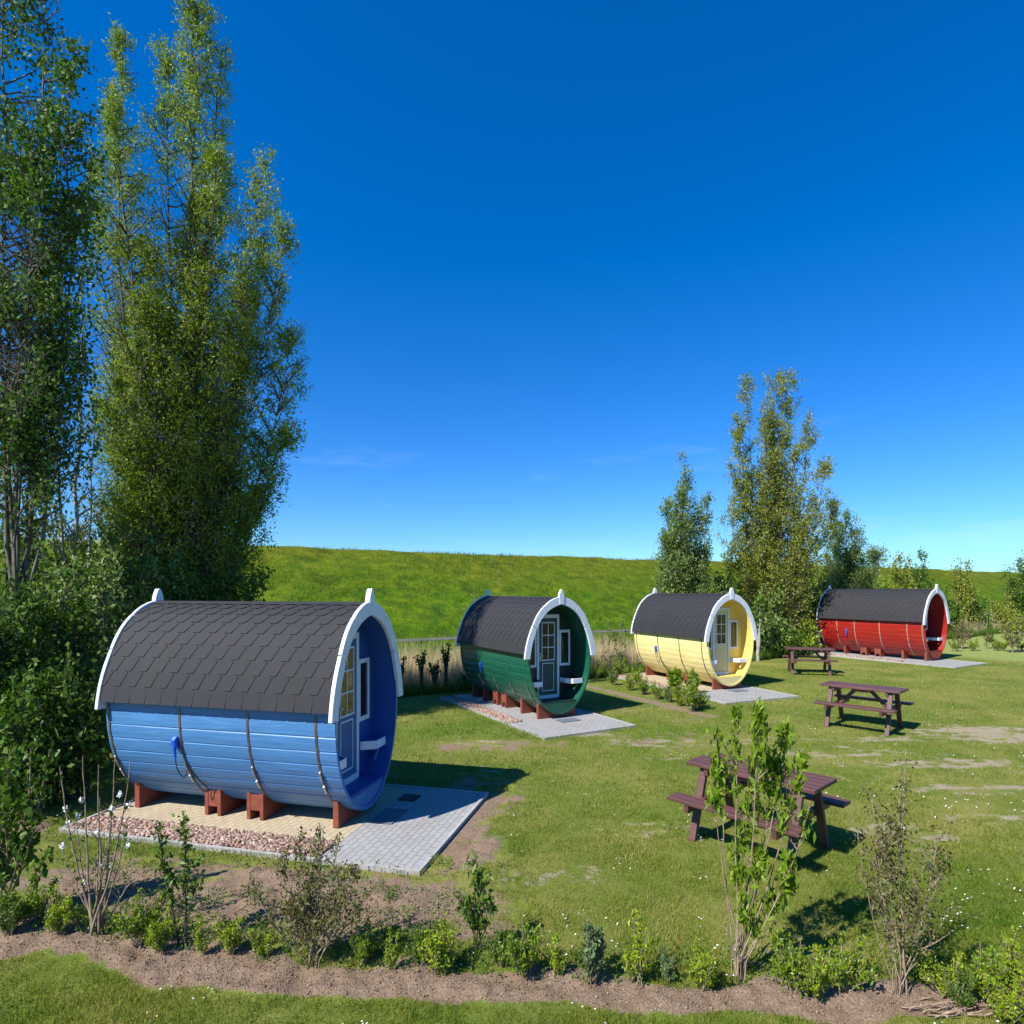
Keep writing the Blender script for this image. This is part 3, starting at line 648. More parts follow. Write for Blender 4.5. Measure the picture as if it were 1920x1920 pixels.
pyd = painted('door_cream', (.62, .54, .27), .45, (10, 10, 1), .08); prd = painted('door_red', (.30, .01, .01), .4, (10, 10, 1), .1)
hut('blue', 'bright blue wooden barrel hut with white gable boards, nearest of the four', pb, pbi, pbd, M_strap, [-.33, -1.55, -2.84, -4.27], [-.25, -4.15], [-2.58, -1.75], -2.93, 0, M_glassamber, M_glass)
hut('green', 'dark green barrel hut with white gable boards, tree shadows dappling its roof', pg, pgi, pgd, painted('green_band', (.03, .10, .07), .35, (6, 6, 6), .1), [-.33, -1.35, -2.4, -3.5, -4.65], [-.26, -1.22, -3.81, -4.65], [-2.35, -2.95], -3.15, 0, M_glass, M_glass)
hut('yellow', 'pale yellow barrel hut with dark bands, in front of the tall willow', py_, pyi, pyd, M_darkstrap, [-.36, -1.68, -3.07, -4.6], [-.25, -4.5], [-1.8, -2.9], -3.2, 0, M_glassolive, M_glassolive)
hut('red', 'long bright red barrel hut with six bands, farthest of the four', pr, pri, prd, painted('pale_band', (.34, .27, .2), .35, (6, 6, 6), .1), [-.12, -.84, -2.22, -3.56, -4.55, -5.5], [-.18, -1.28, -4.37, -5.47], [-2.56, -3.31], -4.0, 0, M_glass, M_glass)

# ---------------------------------------------------------------- paved pads, gravel and doormats
stone_mat = leafmat('pebbles', [(.12, .065, .045), (.25, .15, .11), (.36, .25, .19), (.50, .43, .36)], 0, .8)
def pebbles(label, cn, u0, u1, v0, v1, count, size, seed):
    r = np.random.default_rng(seed); ph = (1 + 5 ** .5) / 2
    ic = np.array([(-1, ph, 0), (1, ph, 0), (-1, -ph, 0), (1, -ph, 0), (0, -1, ph), (0, 1, ph), (0, -1, -ph), (0, 1, -ph), (ph, 0, -1), (ph, 0, 1), (-ph, 0, -1), (-ph, 0, 1)]) / 1.9
    fc = np.array([(0,11,5),(0,5,1),(0,1,7),(0,7,10),(0,10,11),(1,5,9),(5,11,4),(11,10,2),(10,7,6),(7,1,8),(3,9,4),(3,4,2),(3,2,6),(3,6,8),(3,8,9),(4,9,5),(2,4,11),(6,2,10),(8,6,7),(9,8,1)])
    V = ic[None] * r.uniform(.82, 1.15, (count, 12, 1)) * size * r.uniform(.5, 1.1, (count, 1, 1)) * np.array([1, 1, .5]) * r.uniform(.75, 1.2, (count, 1, 3))
    an = r.uniform(0, 6.28, count); c, s = np.cos(an)[:, None], np.sin(an)[:, None]; X = V[..., 0] * c - V[..., 1] * s; Y = V[..., 0] * s + V[..., 1] * c; V[..., 0], V[..., 1] = X, Y
    V += np.stack([r.uniform(u0, u1, count), r.uniform(v0, v1, count), r.uniform(-.012, .014, count)], 1)[:, None]
    F = (fc[None] + np.arange(count)[:, None, None] * 12).reshape(-1, 3); x, y, z, a, L = CAB[cn]
    o = meshobj('gravel', V.reshape(-1, 3), F, stone_mat, None, (x, y, z), a, smooth=False, attrs=dict(rnd=np.repeat(np.clip(r.normal(.5, .25, count), 0, 1), 12)))
    tag(o, label, 'gravel', kind='stuff')
for cn, lab in (('blue', 'pinkish pebble strip along the blue hut'), ('green', 'pinkish pebble strip along the green hut'), ('yellow', 'pale pebble strip along the yellow hut'), ('red', 'pale pebble strip along the red hut')):
    x, y, z, a, L = CAB[cn]; u0, u1, v0, v1 = PAD[cn]; us = .08 if cn == 'blue' else (-.15 if cn != 'red' else -.6)
    gw = .66 if cn == 'blue' else .55
    k = .055; pad = empty('paved_pad', (x, y, z), a); tag(pad, kind='structure')
    MB().box(us, u1 - k, v0 + k, v1 - k, -.06, -.002).obj('front_paving', M_patio, pad)
    MB().box(u0 + k, us - .002, v0 + gw, v1 - k, -.06, -.004).obj('under_paving', M_tanpave if cn in ('blue', 'yellow') else M_patio, pad)
    MB().box(u0 + k, us - .002, v0 + k, v0 + gw - .002, -.09, -.03).obj('gravel_bed', M_tanpave, pad)
    kb = MB().box(u0, u1, v0, v0 + k - .002, -.09, .008).box(u0, u1, v1 - k + .002, v1, -.09, .008).box(u0, u0 + k - .002, v0 + k, v1 - k, -.09, .008).box(u1 - k + .002, u1, v0 + k, v1 - k, -.09, .008)
    kb.obj('edging', M_kerb, pad)
    pebbles(lab, cn, u0 + k + .03, us - .04, v0 + k + .02, v0 + gw - .03, {'blue': 5200, 'green': 2600, 'yellow': 2400, 'red': 1500}[cn], {'blue': .034, 'green': .045, 'yellow': .06, 'red': .06}[cn], 31 + len(cn))
for cn, lab in (('blue', 'flat grey-blue doormat in front of the blue hut'), ('green', 'flat grey-blue doormat in front of the green hut'), ('yellow', 'flat grey-blue doormat in front of the yellow hut')):
    x, y, z, a, L = CAB[cn]; ca, sa = math.cos(a), math.sin(a); u_, v_ = .36, .02
    m_ = MB().box(-.20, .20, -.33, .33, .0, .012)
    o = m_.obj('doormat', M_mat, None, loc=(x + ca * u_ - sa * v_, y + sa * u_ + ca * v_, z + .000), rz=a); bevel(o, .004)
    tag(o, lab, 'doormat', 'doormats before the huts')
x, y, z, a, L = CAB['blue']; ca, sa = math.cos(a), math.sin(a)
g = MB().box(-.17, .17, -.16, .16, .0, .006)
for q in range(7): g.box(-.15, .15, -.145 + q * .045, -.125 + q * .045, .0062, .016)
o = g.obj('boot_scraper', M_black, None, loc=(x + ca * .32 - sa * .95, y + sa * .32 + ca * .95, z)); o.rotation_euler = (0, 0, a)
tag(o, 'black slatted boot scraper on the paving beyond the blue hut', 'boot scraper')

# ---------------------------------------------------------------- picnic tables
def table_proto():
    root = empty('picnic_table', (0, 0, 0))
    Lh = .98
    b = MB()
    for q in range(5): y0 = -.40 + q * .162; b.box(-Lh, Lh, y0, y0 + .154, .715, .755)
    bevel(b.obj('tabletop', M_table, root), .007)
    for sg in (-1, 1):
        b = MB(); c = sg * .79
        for q in (0, 1): y0 = c - .15 + q * .152; b.box(-Lh, Lh, y0, y0 + .146, .425, .463)
        bevel(b.obj('seat', M_table, root), .007)
    for ex in (-1, 1):
        u_ = ex * .66
        fr = MB().box(u_ - .035, u_ + .035, -.93, .93, .345, .424)
        bevel(fr.obj('seat_beam', M_table, root), .006)
        fr = MB().box(u_ - .035, u_ + .035, -.37, .37, .635, .714); bevel(fr.obj('top_beam', M_table, root), .006)
        bt = MB()
        for (yy_, zz_) in ((-.48, .385), (.48, .385), (-.30, .675), (.30, .675)): bt.tube([(u_ + ex * .07, yy_, zz_), (u_ + ex * .118, yy_, zz_)], .017, 8)
        bt.obj('bolts', M_steel, root)
        for sg in (-1, 1):
            bevel(MB().bar((u_ + ex * .072, sg * .64, -.02), (u_ + ex * .072, sg * .27, .70), .11, .07, (0, 1, 0)).obj('leg', M_table, root), .006)
        bevel(MB().bar((ex * .62, 0, .38), (ex * .16, 0, .70), .07, .07, (0, 1, 0)).obj('brace', M_table, root), .005)
    bevel(MB().box(-.20, .20, -.34, .34, .672, .7135).obj('centre_batten', M_table, root), .005)
    return root
tp = table_proto(); TB = [(3.72, 9.22, -47.5, 'dark brown wooden picnic table nearest, partly hidden behind the leafy sapling'), (9.65, 16.75, -46, 'dark brown wooden picnic table standing alone on the open lawn, middle one of three'),
      (13.15, 27.0, -17, 'dark brown picnic table farthest back, in front of the red hut')]
for i, (x, y, a, lab) in enumerate(TB):
    o = tp
    if i:
        o = tp.copy(); C.objects.link(o)
        for ch in tp.children:
            c = ch.copy(); C.objects.link(c); c.parent = o
    o.location = wv((x, y, float(gh(x, y)) + .0)); o.rotation_euler = (0, 0, math.radians(a)); tag(o, lab, 'picnic table', 'wooden picnic tables on the lawn')

# ---------------------------------------------------------------- trees on the left
Y0 = 17.7; bx, ld = by_px(0, Y0, 300, [
    (200, 55, 1.0, 1.0, 0), (345, -60, 1.25, 1.25, 0), (400, 60, 1.0, 1.0, .3), (490, 290, 1.05, 1.0, 0), (532, 430, 1.0, 1.0, -.3), (538, 610, 1.1, 1.0, .3), (530, 800, 1.0, .9, 0),
    (480, 930, 1.0, .9, -.4), (420, 300, 1.2, 1.0, -.4), (300, 130, 1.2, 1.0, .3), (470, 440, 1.2, 1.0, .2), (350, 340, 1.2, 1.0, .6), (210, 560, 1.0, .8, .6), (440, 520, 1.3, 1.1, .8), (280, 250, 1.2, 1.1, -.8), (250, 450, 1.2, 1.0, .5), (330, 600, 1.3, 1.1, -1.0), (230, 730, 1.2, 1.0, -.6), (400, 800, 1.3, 1.1, .6), (300, 920, 1.3, 1.1, -.8), (170, 300, .8, .6, .3)])
plant('willow_tree', 'tall multi-stemmed willow rising behind the blue hut, biggest tree in view', 'tree', bx, Y0, ld, L_willow, B_grey, 101, r0=.085, ntw=52, sub=6, nleaf=15, lsize=.098, lasp=.32, up=.8, jit=.085, sdr=-.25, t0=.2, prof=.5, gap=.27, gsz=.6, fork=.06, droop=.3, spread_base=.25)
Y0 = 13.6; bx, ld = by_px(0, Y0, 30, [
    (20, -120, 1.0, 1.0, 0), (75, -60, .95, 1.0, .2), (115, 90, .75, .9, 0), (95, 260, .85, 1.0, -.3), (120, 400, .8, .8, .3), (60, 420, .95, .9, -.2), (5, 300, 1.1, .9, .4), (-40, 150, 1.0, 1, 0), (30, 560, .8, .7, 0)])
plant('poplar_tree', 'dark leafy tree at the far left edge, reaching out of the frame', 'tree', bx, Y0, ld, L_dark, B_grey, 102, r0=.065, ntw=46, sub=5, nleaf=10, lsize=.10, lasp=.55, up=.55, jit=.10, sdr=0, t0=.35, prof=.45, gap=.36, gsz=.7, fork=.25, droop=.2)
Y0 = 15.4; bx, ld = by_px(0, Y0, 143, [
    (160, 520, .9, .8, 0), (95, 640, .7, .6, .3), (40, 700, .8, .6, -.3), (190, 760, .5, .5, 0), (70, 830, .8, .8, .2)])
plant('alder_tree', 'slender sparse tree with a pale trunk between the willow and the edge tree', 'tree', bx, Y0, ld, L_olive, B_birch, 103, r0=.085, ntw=20, sub=3, nleaf=4, lsize=.10, lasp=.7, up=.9, jit=.09, t0=.3, fork=.2, twr=.014)
Y0 = 15.0; bx, ld = by_px(0, Y0, 8, [(28, 600, .7, .6, 0), (-10, 700, .8, .6, .3), (60, 760, .6, .5, -.3), (15, 850, .8, .8, 0)])
plant('alder_tree', 'thin sparse tree at the left edge with a dark forked trunk', 'tree', bx, Y0, ld, L_olive, B_grey, 104, r0=.07, ntw=18, sub=3, nleaf=4, lsize=.10, lasp=.7, up=.9, jit=.09, t0=.3, fork=.2)
# dense shrubs under them
SH = [(-30, 11.4, 1060, 95, L_dark, 'dense dark green shrub at the left edge under the poplar'), (75, 12.3, 1010, 90, L_dark, 'dense dark green shrub second from the left edge'), (150, 13.0, 1040, 85, L_silver, 'tall grey-green shrub left of the blue hut roof'),
      (205, 15.0, 1000, 80, L_dark, 'dark shrub filling the gap behind the blue hut left end'), (285, 15.6, 1010, 80, L_silver, 'silvery green shrub behind the rear finial of the blue hut'), (370, 16.4, 1005, 75, L_mid, 'mid green shrub right of the rear finial of the blue hut'),
      (440, 17.2, 1035, 62, L_dark, 'dark drooping shrub at the right foot of the willow'), (20, 14.5, 960, 90, L_mid, 'broad green shrub behind the left edge thicket'), (120, 16.5, 960, 90, L_mid, 'broad green shrub behind the slender pale trunk'),
      (130, 11.2, 1250, 80, L_dark, 'low dark shrub beside the left end of the blue hut'), (30, 10.4, 1290, 80, L_dark, 'low dark shrub at the left edge before the thicket')]
for i, (px, Y, top, w_, lm, lab) in enumerate(SH):
    H = zt(top, Y); wd = w_ / 1143.2 * Y; r = np.random.default_rng(300 + i)
    ld = [(r.uniform(-.8, .8) * wd, r.uniform(-.6, .6) * wd, H * r.uniform(.5, 1.0), wd * .55, 1.0) for _ in range(9)]
    ld += [(0, 0, H, wd * .5, 1), (r.uniform(-.5, .5) * wd, -.5 * wd, H * .8, wd * .5, 1), (.5 * wd, 0, H * .9, wd * .45, 1), (-.5 * wd, 0, H * .9, wd * .45, 1)]
    plant('leafy_shrub', lab, 'shrub', (px - 960) / 1143.2 * Y, Y, ld, lm, B_dark, 310 + i, r0=.03, ntw=17, sub=3, nleaf=10, lsize=.115, lasp=.45, up=.6, jit=.12, t0=.08, fork=.03, group='shrubs in the thicket behind the blue hut', spread_base=.2, prof=.5)

# ---------------------------------------------------------------- trees on the right
def right_tree(name, label, base_px, n, tips, lm, seed, **kw):
    bxx, Y = T(base_px, n); bx2, ld = by_px(0, Y, base_px, tips)
    a = dict(r0=.06, ntw=22, sub=5, nleaf=15, lsize=.135, lasp=.36, up=.9, jit=.12, sdr=-.1, t0=.08, prof=.36, gap=.15, gsz=.9, fork=.05, droop=.2, spread_base=.2); a.update(kw)
    return plant(name, label, 'tree', bx2, Y, ld, lm, B_grey, seed, **a)
right_tree('willow_tree', 'tall willow with many upright stems behind the yellow hut', 1440, 2.0, [(1398, 700, .9, 1.0), (1440, 678, .95, 1.1), (1480, 686, .95, 1.0), (1418, 740, 1.0, 1.0), (1462, 750, 1.1, 1.0), (1510, 775, 1.0, 1.0), (1480, 830, 1.2, 1.0), (1400, 830, 1.0, .9), (1535, 850, .9, 1.0), (1550, 925, 1.0, 1.0), (1370, 755, .75, .9), (1362, 850, .8, .7), (1360, 945, .7, .5),
    (1470, 850, 1.2, 1.0), (1420, 880, 1.0, .8), (1500, 960, 1.3, 1.1), (1440, 1040, 1.3, 1.1), (1520, 1030, 1.0, 1.0), (1400, 1060, 1.0, .9)], L_olive, 201, ntw=36)
right_tree('willow_tree', 'slender grey-green willow with a pointed top, left of the tall one', 1280, 2.2, [(1273, 828, .65, 1.0), (1290, 880, .75, 1), (1278, 905, .9, 1), (1255, 920, .6, 1), (1310, 930, .7, 1), (1328, 905, .5, .6), (1240, 985, .8, 1), (1320, 1000, .8, 1), (1280, 990, 1.0, 1.1), (1235, 1040, .7, 1), (1290, 1050, 1.0, 1.2)], L_silver, 202, ntw=40)
right_tree('willow_tree', 'round grey-green willow behind the left end of the red hut', 1588, 3.2, [(1585, 948, 1.0, 1.2), (1562, 968, 1.1, 1.2), (1610, 975, 1.1, 1.2), (1630, 1020, 1.1, 1.2), (1550, 1030, .9, 1), (1590, 1020, 1.2, 1.3), (1600, 1070, 1.2, 1.3), (1560, 1075, 1.2, 1.2)], L_silver, 203, ntw=40)
SR = [(1395, 3.0, 975, 45, L_olive, 'narrow olive shrub between the two willows'), (1365, 1.4, 1060, 35, L_mid, 'rounded green bush directly behind the yellow hut gable'), (1445, .9, 1105, 42, L_silver, 'dense silvery bush right of the yellow hut, before the tall willow'), (1500, 1.8, 1090, 38, L_dark, 'dark bush at the foot of the tall willow'),
      (1540, 1.6, 1080, 35, L_mid, 'bright green bush left of the red hut'), (1620, 3.5, 1075, 45, L_mid, 'low green bush behind the red hut roof'), (1690, 5, 1040, 34, L_olive, 'feathery bush on the skyline above the red hut'), (1728, 5.2, 1036, 34, L_mid, 'taller bush on the skyline above the red hut right half'), (1655, 4.5, 1085, 30, L_lime, 'yellowish bush behind the middle of the red hut roof'),
      (1775, 4.6, 1095, 28, L_mid, 'low bush right behind the front finial of the red hut'), (1802, 5.5, 1045, 34, L_olive, 'upright bush standing right of the red hut before the dike'), (1835, 5, 1120, 26, L_mid, 'small green bush beside the upright one at the field edge'), (1912, 4.5, 1045, 30, L_mid, 'bush at the right edge of the view'), (1885, 4.2, 1110, 22, L_olive, 'small olive bush near the right edge'),
      (1238, .9, 1085, 26, L_silver, 'silvery bush over the rear end of the yellow hut'), (1480, .2, 1190, 26, L_mid, 'low leafy bush left of the farthest picnic table'), (1512, .5, 1165, 26, L_lime, 'yellow-green bush behind the farthest picnic table')]
for i, (px, n, top, w_, lm, lab) in enumerate(SR):
    X, Y = T(px, n); H = zt(top, Y) - float(gh(X, Y)); wd = w_ / 1143.2 * Y; r = np.random.default_rng(400 + i)
    ld = [(r.uniform(-.75, .75) * wd, r.uniform(-.5, .5) * wd, H * r.uniform(.45, .9), wd * .5, 1.0) for _ in range(7)] + [(0, 0, H, wd * .3, .8), (.3 * wd, 0, H * .93, wd * .35, .8), (-.35 * wd, 0, H * .88, wd * .35, .8)]
    plant('leafy_bush', lab, 'bush', X, Y, ld, lm, B_dark, 410 + i, r0=.04, ntw=14, sub=3, nleaf=12, lsize=.18, lasp=.5, up=.8, jit=.16, t0=.05, fork=.03, group='bushes along the ditch', spread_base=.3, prof=.5)
# pale trunk just beside the yellow hut
X, Y = T(1421, .2); plant('birch_tree', 'small birch with a white trunk beside the yellow hut', 'tree', X, Y, [(.1, 0, zt(1130, Y), .5, 1.0), (-.2, .2, zt(1160, Y), .4, .8)], L_mid, B_birch, 460, r0=.10, ntw=14, nleaf=8, lsize=.15, jit=.12, t0=.45, fork=.3)
# pollarded young trees between the blue and green huts
for i, (px, n, top, lab) in enumerate([(716, .5, 1212, 'stubby dark pollard against the gable board of the blue hut'), (790, .7, 1222, 'stubby dark pollard with side sprouts, midway between blue and green huts'), (752, .4, 1235, 'thin dark pollard second from the blue hut gable'), (815, 1.1, 1240, 'low dark pollard stump just left of the tallest one'), (836, .8, 1208, 'tallest stubby dark pollard, left of the green hut'), (873, .9, 1262, 'short stubby dark pollard close to the green hut')]):
    X, Y = T(px, n); H = zt(top, Y) - float(gh(X, Y)); r = np.random.default_rng(500 + i)
    plant('pollard_tree', lab, 'tree', X, Y, [(0, 0, H * .86, .18, 2.4), (.12, 0, H, .10, 2.0), (-.14, 0, H * .93, .12, 2.0)], L_dark, B_dark, 510 + i, r0=.075, ntw=18, sub=1, nleaf=4, lsize=.09, lasp=.6, up=.6, jit=.05, t0=.45, fork=.5, group='pollards along the ditch', twr=.02)
# whippy saplings before the dike
for i, (px, n, top, lab) in enumerate([(888, 5, 1085, 'thin yellowish sapling above the rear of the green hut'), (934, 5, 1070, 'thin yellowish sapling above the green hut roof'), (1142, 1.5, 1160, 'thin leafy sapling just right of the green hut'), (1163, 1.8, 1148, 'taller thin leafy sapling between green and yellow huts'), (1200, 8, 1150, 'faint thin sapling behind the reeds left of the yellow hut')]):
    X, Y = T(px, n); H = zt(top, Y) - float(gh(X, Y))
    plant('sapling', lab, 'sapling', X, Y, [(.05, 0, H, .35, 1.3), (-.3, .1, H * .8, .3, 1.2), (.3, 0, H * .7, .3, 1.2)], L_olive if i < 2 or i == 4 else L_mid, B_tan, 530 + i, r0=.022, ntw=16, sub=2, nleaf=3, lsize=.12, lasp=.4, up=1.6, jit=.06, t0=.25, fork=.1, group='saplings by the ditch')

def free1(x, y):
    for cn in CAB:
        u, v = local(cn, x, y); p = PAD[cn]
        if p[0] - .05 < u < p[1] + .05 and p[2] - .05 < v < p[3] + .05: return False
    return True
# ---------------------------------------------------------------- planting strip in the foreground
def near_plant(kind, label, bpx, bpy, tips, lm, bark, seed, cat='shrub', **kw):
    X, Y = G(bpx, bpy); out = []
    r = np.random.default_rng(seed)
    for t in tips:
        tx = (t[0] - 960) / 1143.2 * Y; out.append((tx - X, r.uniform(-.5, .5) * t[2] * 1.5, zt(t[1], Y), t[2], t[3]))
    a = dict(r0=.016, ntw=40, sub=1, nleaf=4, lsize=.085, lasp=.42, up=.9, jit=.03, t0=.25, fork=.1, droop=.5, hi=True, twr=.006, spread_base=.04); a.update(kw)
    return plant(kind, label, cat, X, Y, out, lm, bark, seed, **a)
near_plant('garden_shrub', 'tall shrub with long drooping bright leaves in front of the nearest picnic table', 1385, 1838,
    [(1378, 1332, .16, 1.2), (1418, 1318, .18, 1.2), (1350, 1395, .14, 1.2), (1430, 1380, .20, 1.6), (1480, 1395, .18, 1.5), (1518, 1425, .14, 1.4), (1345, 1480, .12, 1.1), (1460, 1440, .2, 1.6), (1512, 1495, .14, 1.2), (1400, 1520, .16, .9),
     (1430, 1600, .16, 1.4), (1480, 1590, .16, 1.4), (1385, 1600, .14, 1.3), (1455, 1690, .14, 1.2), (1390, 1690, .12, 1.0), (1360, 1730, .08, .8), (1420, 1740, .1, .8), (1495, 1650, .10, 1)], L_bright, B_tan, 601, lsize=.088, lasp=.36, nleaf=5, ntw=34, t0=.70, droop=1.1, r0=.012, sub=2, gap=.3, gsz=.14)
near_plant('garden_shrub', 'nearly bare shrub with thin pale stems at the right, before the open lawn', 1683, 1868,
    [(1655, 1520, .26, 1.4), (1690, 1450, .2, 1.0), (1700, 1400, .10, .5), (1635, 1500, .2, 1.0), (1740, 1560, .24, 1.2), (1780, 1600, .16, .8), (1670, 1600, .22, 1.4), (1720, 1650, .2, 1.2), (1610, 1560, .16, .7), (1790, 1690, .12, .6)], L_brown, B_tan, 602, lsize=.036, lasp=.5, nleaf=5, ntw=44, sub=4, t0=.25, droop=.1, r0=.0095, jit=.045, twr=.003)
near_plant('garden_shrub', 'pruned shrub with bare upright stems and a few white blossoms, left in the bed', 180, 1752,
    [(115, 1440, .10, .5), (152, 1420, .08, .4), (190, 1425, .10, .5), (222, 1415, .1, .5), (250, 1420, .08, .4), (135, 1530, .14, .9), (175, 1500, .16, .9), (215, 1500, .14, .9), (245, 1530, .12, .8), (120, 1590, .12, .9), (250, 1600, .12, .9), (190, 1600, .14, .8)], L_mid, B_tan, 603, lsize=.05, lasp=.55, nleaf=2, ntw=30, sub=1, t0=.4, bare=.3, r0=.016, droop=0)
near_plant('garden_shrub', 'twin-stemmed sapling with glossy green leaves before the pebbles of the blue hut', 336, 1775,
    [(300, 1535, .09, 2.2), (352, 1520, .09, 2.4), (380, 1610, .08, 1.2), (320, 1640, .1, 1.2), (345, 1640, .1, 1.2)], L_mid, B_dark, 604, lsize=.06, lasp=.5, nleaf=4, ntw=56, t0=.35, r0=.012, droop=.1)
near_plant('garden_shrub', 'wide twiggy shrub with tiny bronze leaves, in front of the blue hut paving', 590, 1812,
    [(480, 1640, .2, 1.3), (520, 1600, .2, 1.3), (560, 1560, .2, 1.3), (600, 1545, .2, 1.2), (640, 1560, .18, 1.3), (670, 1620, .2, 1.3), (530, 1680, .2, 1.4), (640, 1670, .22, 1.4), (590, 1620, .24, 1.5), (690, 1680, .14, 1), (570, 1700, .22, 1.4)], L_brown, B_tan, 605, lsize=.034, lasp=.5, nleaf=7, ntw=44, sub=3, t0=.15, r0=.011, droop=0, jit=.025, twr=.005)
near_plant('garden_shrub', 'slim sapling with hanging dark green leaves right of the twiggy shrub', 890, 1790,
    [(885, 1615, .12, 1.6), (905, 1640, .14, 1.8), (870, 1670, .12, 1.4), (925, 1690, .11, 1.4), (895, 1700, .12, 1.2)], L_mid, B_dark, 606, lsize=.07, lasp=.42, nleaf=4, ntw=50, t0=.35, r0=.01, droop=.7)
near_plant('garden_shrub', 'broad-leaved shrub with arching stems at the lower left edge', 5, 1730,
    [(10, 1400, .18, 1.6), (55, 1390, .18, 1.6), (85, 1400, .14, 1.4), (30, 1500, .2, 1.6), (-30, 1420, .2, 1.6), (75, 1520, .16, 1.4), (95, 1600, .14, .9), (50, 1580, .14, .8), (-20, 1560, .2, 1.5), (10, 1480, .2, 1.5)], L_mid, B_tan, 607, lsize=.075, lasp=.85, nleaf=4, ntw=36, t0=.35, r0=.014, droop=.4)
# white blossoms on the pruned shrub
bl = []
bX, bY = G(180, 1752)
protob = None
def blossom(parent_name, px, py):
    global protob
    X = (px - 960) / 1143.2 * bY; z = zt(py, bY)
    if protob is None:
        r = np.random.default_rng(5); V, F, rn = leaves(r.normal(size=(20, 3)) * .012, .028, .8, r, 0); protob = meshobj('blossom', V, F, M_petal, None, (X, bY - .02, z))
        return protob
    o = protob.copy(); C.objects.link(o); o.location = wv((X, bY + random.uniform(-.1, .1), z)); o.rotation_euler = (0, 0, random.uniform(0, 6)); return o
prn = [o for o in C.objects if o.get('label', '').startswith('pruned shrub')][0]
for (px, py) in [(155, 1498), (228, 1486), (125, 1515), (118, 1545), (215, 1510), (145, 1530), (237, 1512), (195, 1575), (190, 1620), (125, 1580), (248, 1577), (200, 1632), (150, 1658), (176, 1562)]:
    o = blossom('', px, py); wl_ = o.location.copy(); o.parent = prn; o.location = wl_ - prn.location

# low bushes of the young hedge: a few shapes, copied
def lowbush(seed, lm, w_, h_, hi=True, n=13, ls=.029):
    r = np.random.default_rng(seed)
    ld = [(r.uniform(-1, 1) * w_, r.uniform(-.7, .7) * w_, h_ * r.uniform(.3, 1.15), .065, 1.5) for _ in range(n)]
    return plant('hedge_bush', 'x', 'bush', 0, 0, ld, lm, B_tan, seed, r0=.005, ntw=80, sub=1, nleaf=8, lsize=ls, lasp=.46, up=1.6, jit=.016, t0=.15, fork=.05, droop=-.5, hi=False, spread_base=.03, twr=.003, zbase=0)
protos = [lowbush(701, L_lime, .17, .27), lowbush(702, L_lime, .10, .34, n=6), lowbush(703, L_mid, .16, .30), lowbush(704, L_bright, .22, .26, n=12), lowbush(705, L_bluegreen, .13, .33, n=8, ls=.042)]
used = set()
def put_bush(pi, X, Y, s, lab, group):
    p = protos[pi]; o = p
    if pi in used:
        o = p.copy(); C.objects.link(o)
        for ch in p.children:
            c = ch.copy(); C.objects.link(c); c.parent = o
    used.add(pi); o.location = wv((X, Y, float(gh(X, Y)))); o.rotation_euler = (0, 0, random.uniform(0, 6.28)); o.scale = (s, s, s * random.uniform(.9, 1.1))
    tag(o, lab, 'bush', group)
HB = [(60, 1735, 3, 1.3, 'wide low green hedge bush at the left edge of the bed'), (110, 1750, 0, 1.0, 'low yellow-green bush just left of the pruned blossoming shrub'), (18, 1755, 2, 1.0, 'low dark green bush in the bottom left corner of the bed'), (262, 1772, 3, 1.2, 'dense low lime bush right of the pruned blossoming shrub'), (300, 1785, 0, .9, 'small lime bush at the foot of the twin-stemmed sapling'),
      (378, 1790, 1, .8, 'small pale upright bush right of the twin-stemmed sapling'), (432, 1788, 0, .9, 'low lime bush left of the twiggy bronze shrub'), (492, 1796, 0, .75, 'smallest lime bush hard against the twiggy bronze shrub'), (680, 1808, 3, 1.0, 'low green bush right of the twiggy bronze shrub'), (735, 1822, 1, .8, 'thin loose bush between two fuller ones, left of the hanging-leaved sapling'),
      (825, 1826, 0, 1.25, 'large bright lime bush below the hanging-leaved sapling'), (790, 1812, 2, .8, 'darker green bush tucked behind the large lime one'), (940, 1815, 2, .9, 'dark green bush left of centre of the bed'), (985, 1832, 3, 1.15, 'full green bush at the middle of the bed'), (1046, 1834, 1, .9, 'narrow yellowish bush left of the grey-green one'),
      (1108, 1842, 4, 1.15, 'grey-green bush with broader leaves in the middle of the bed'), (1192, 1845, 1, 1.25, 'pointed bright yellow-green bush right of the grey-green one'), (1252, 1842, 4, .55, 'tiny sparse bush between two lime ones'), (1318, 1855, 0, 1.0, 'lime bush left of the tall drooping-leaved shrub'), (1490, 1868, 3, 1.25, 'wide bright bush right of the tall drooping-leaved shrub'),
      (1530, 1872, 0, 1.0, 'lime bush touching the wide bright one at the front'), (1585, 1862, 3, 1.2, 'full lime bush left of the bare-stemmed shrub'), (1765, 1868, 0, 1.0, 'lime bush right of the bare-stemmed shrub'), (1800, 1895, 2, .8, 'low green bush near the fallen twigs'), (1850, 1880, 3, 1.2, 'wide yellow-green bush near the lower right corner'), (1905, 1870, 1, 1.3, 'tall lime bush at the right edge of the bed'), (1880, 1918, 0, .9, 'lime bush cut by the lower right corner')]
for (px, py, pi, s, lab) in HB:
    X, Y = G(px, py); put_bush(pi, X, Y, s, lab, 'young hedge bushes in the foreground bed')
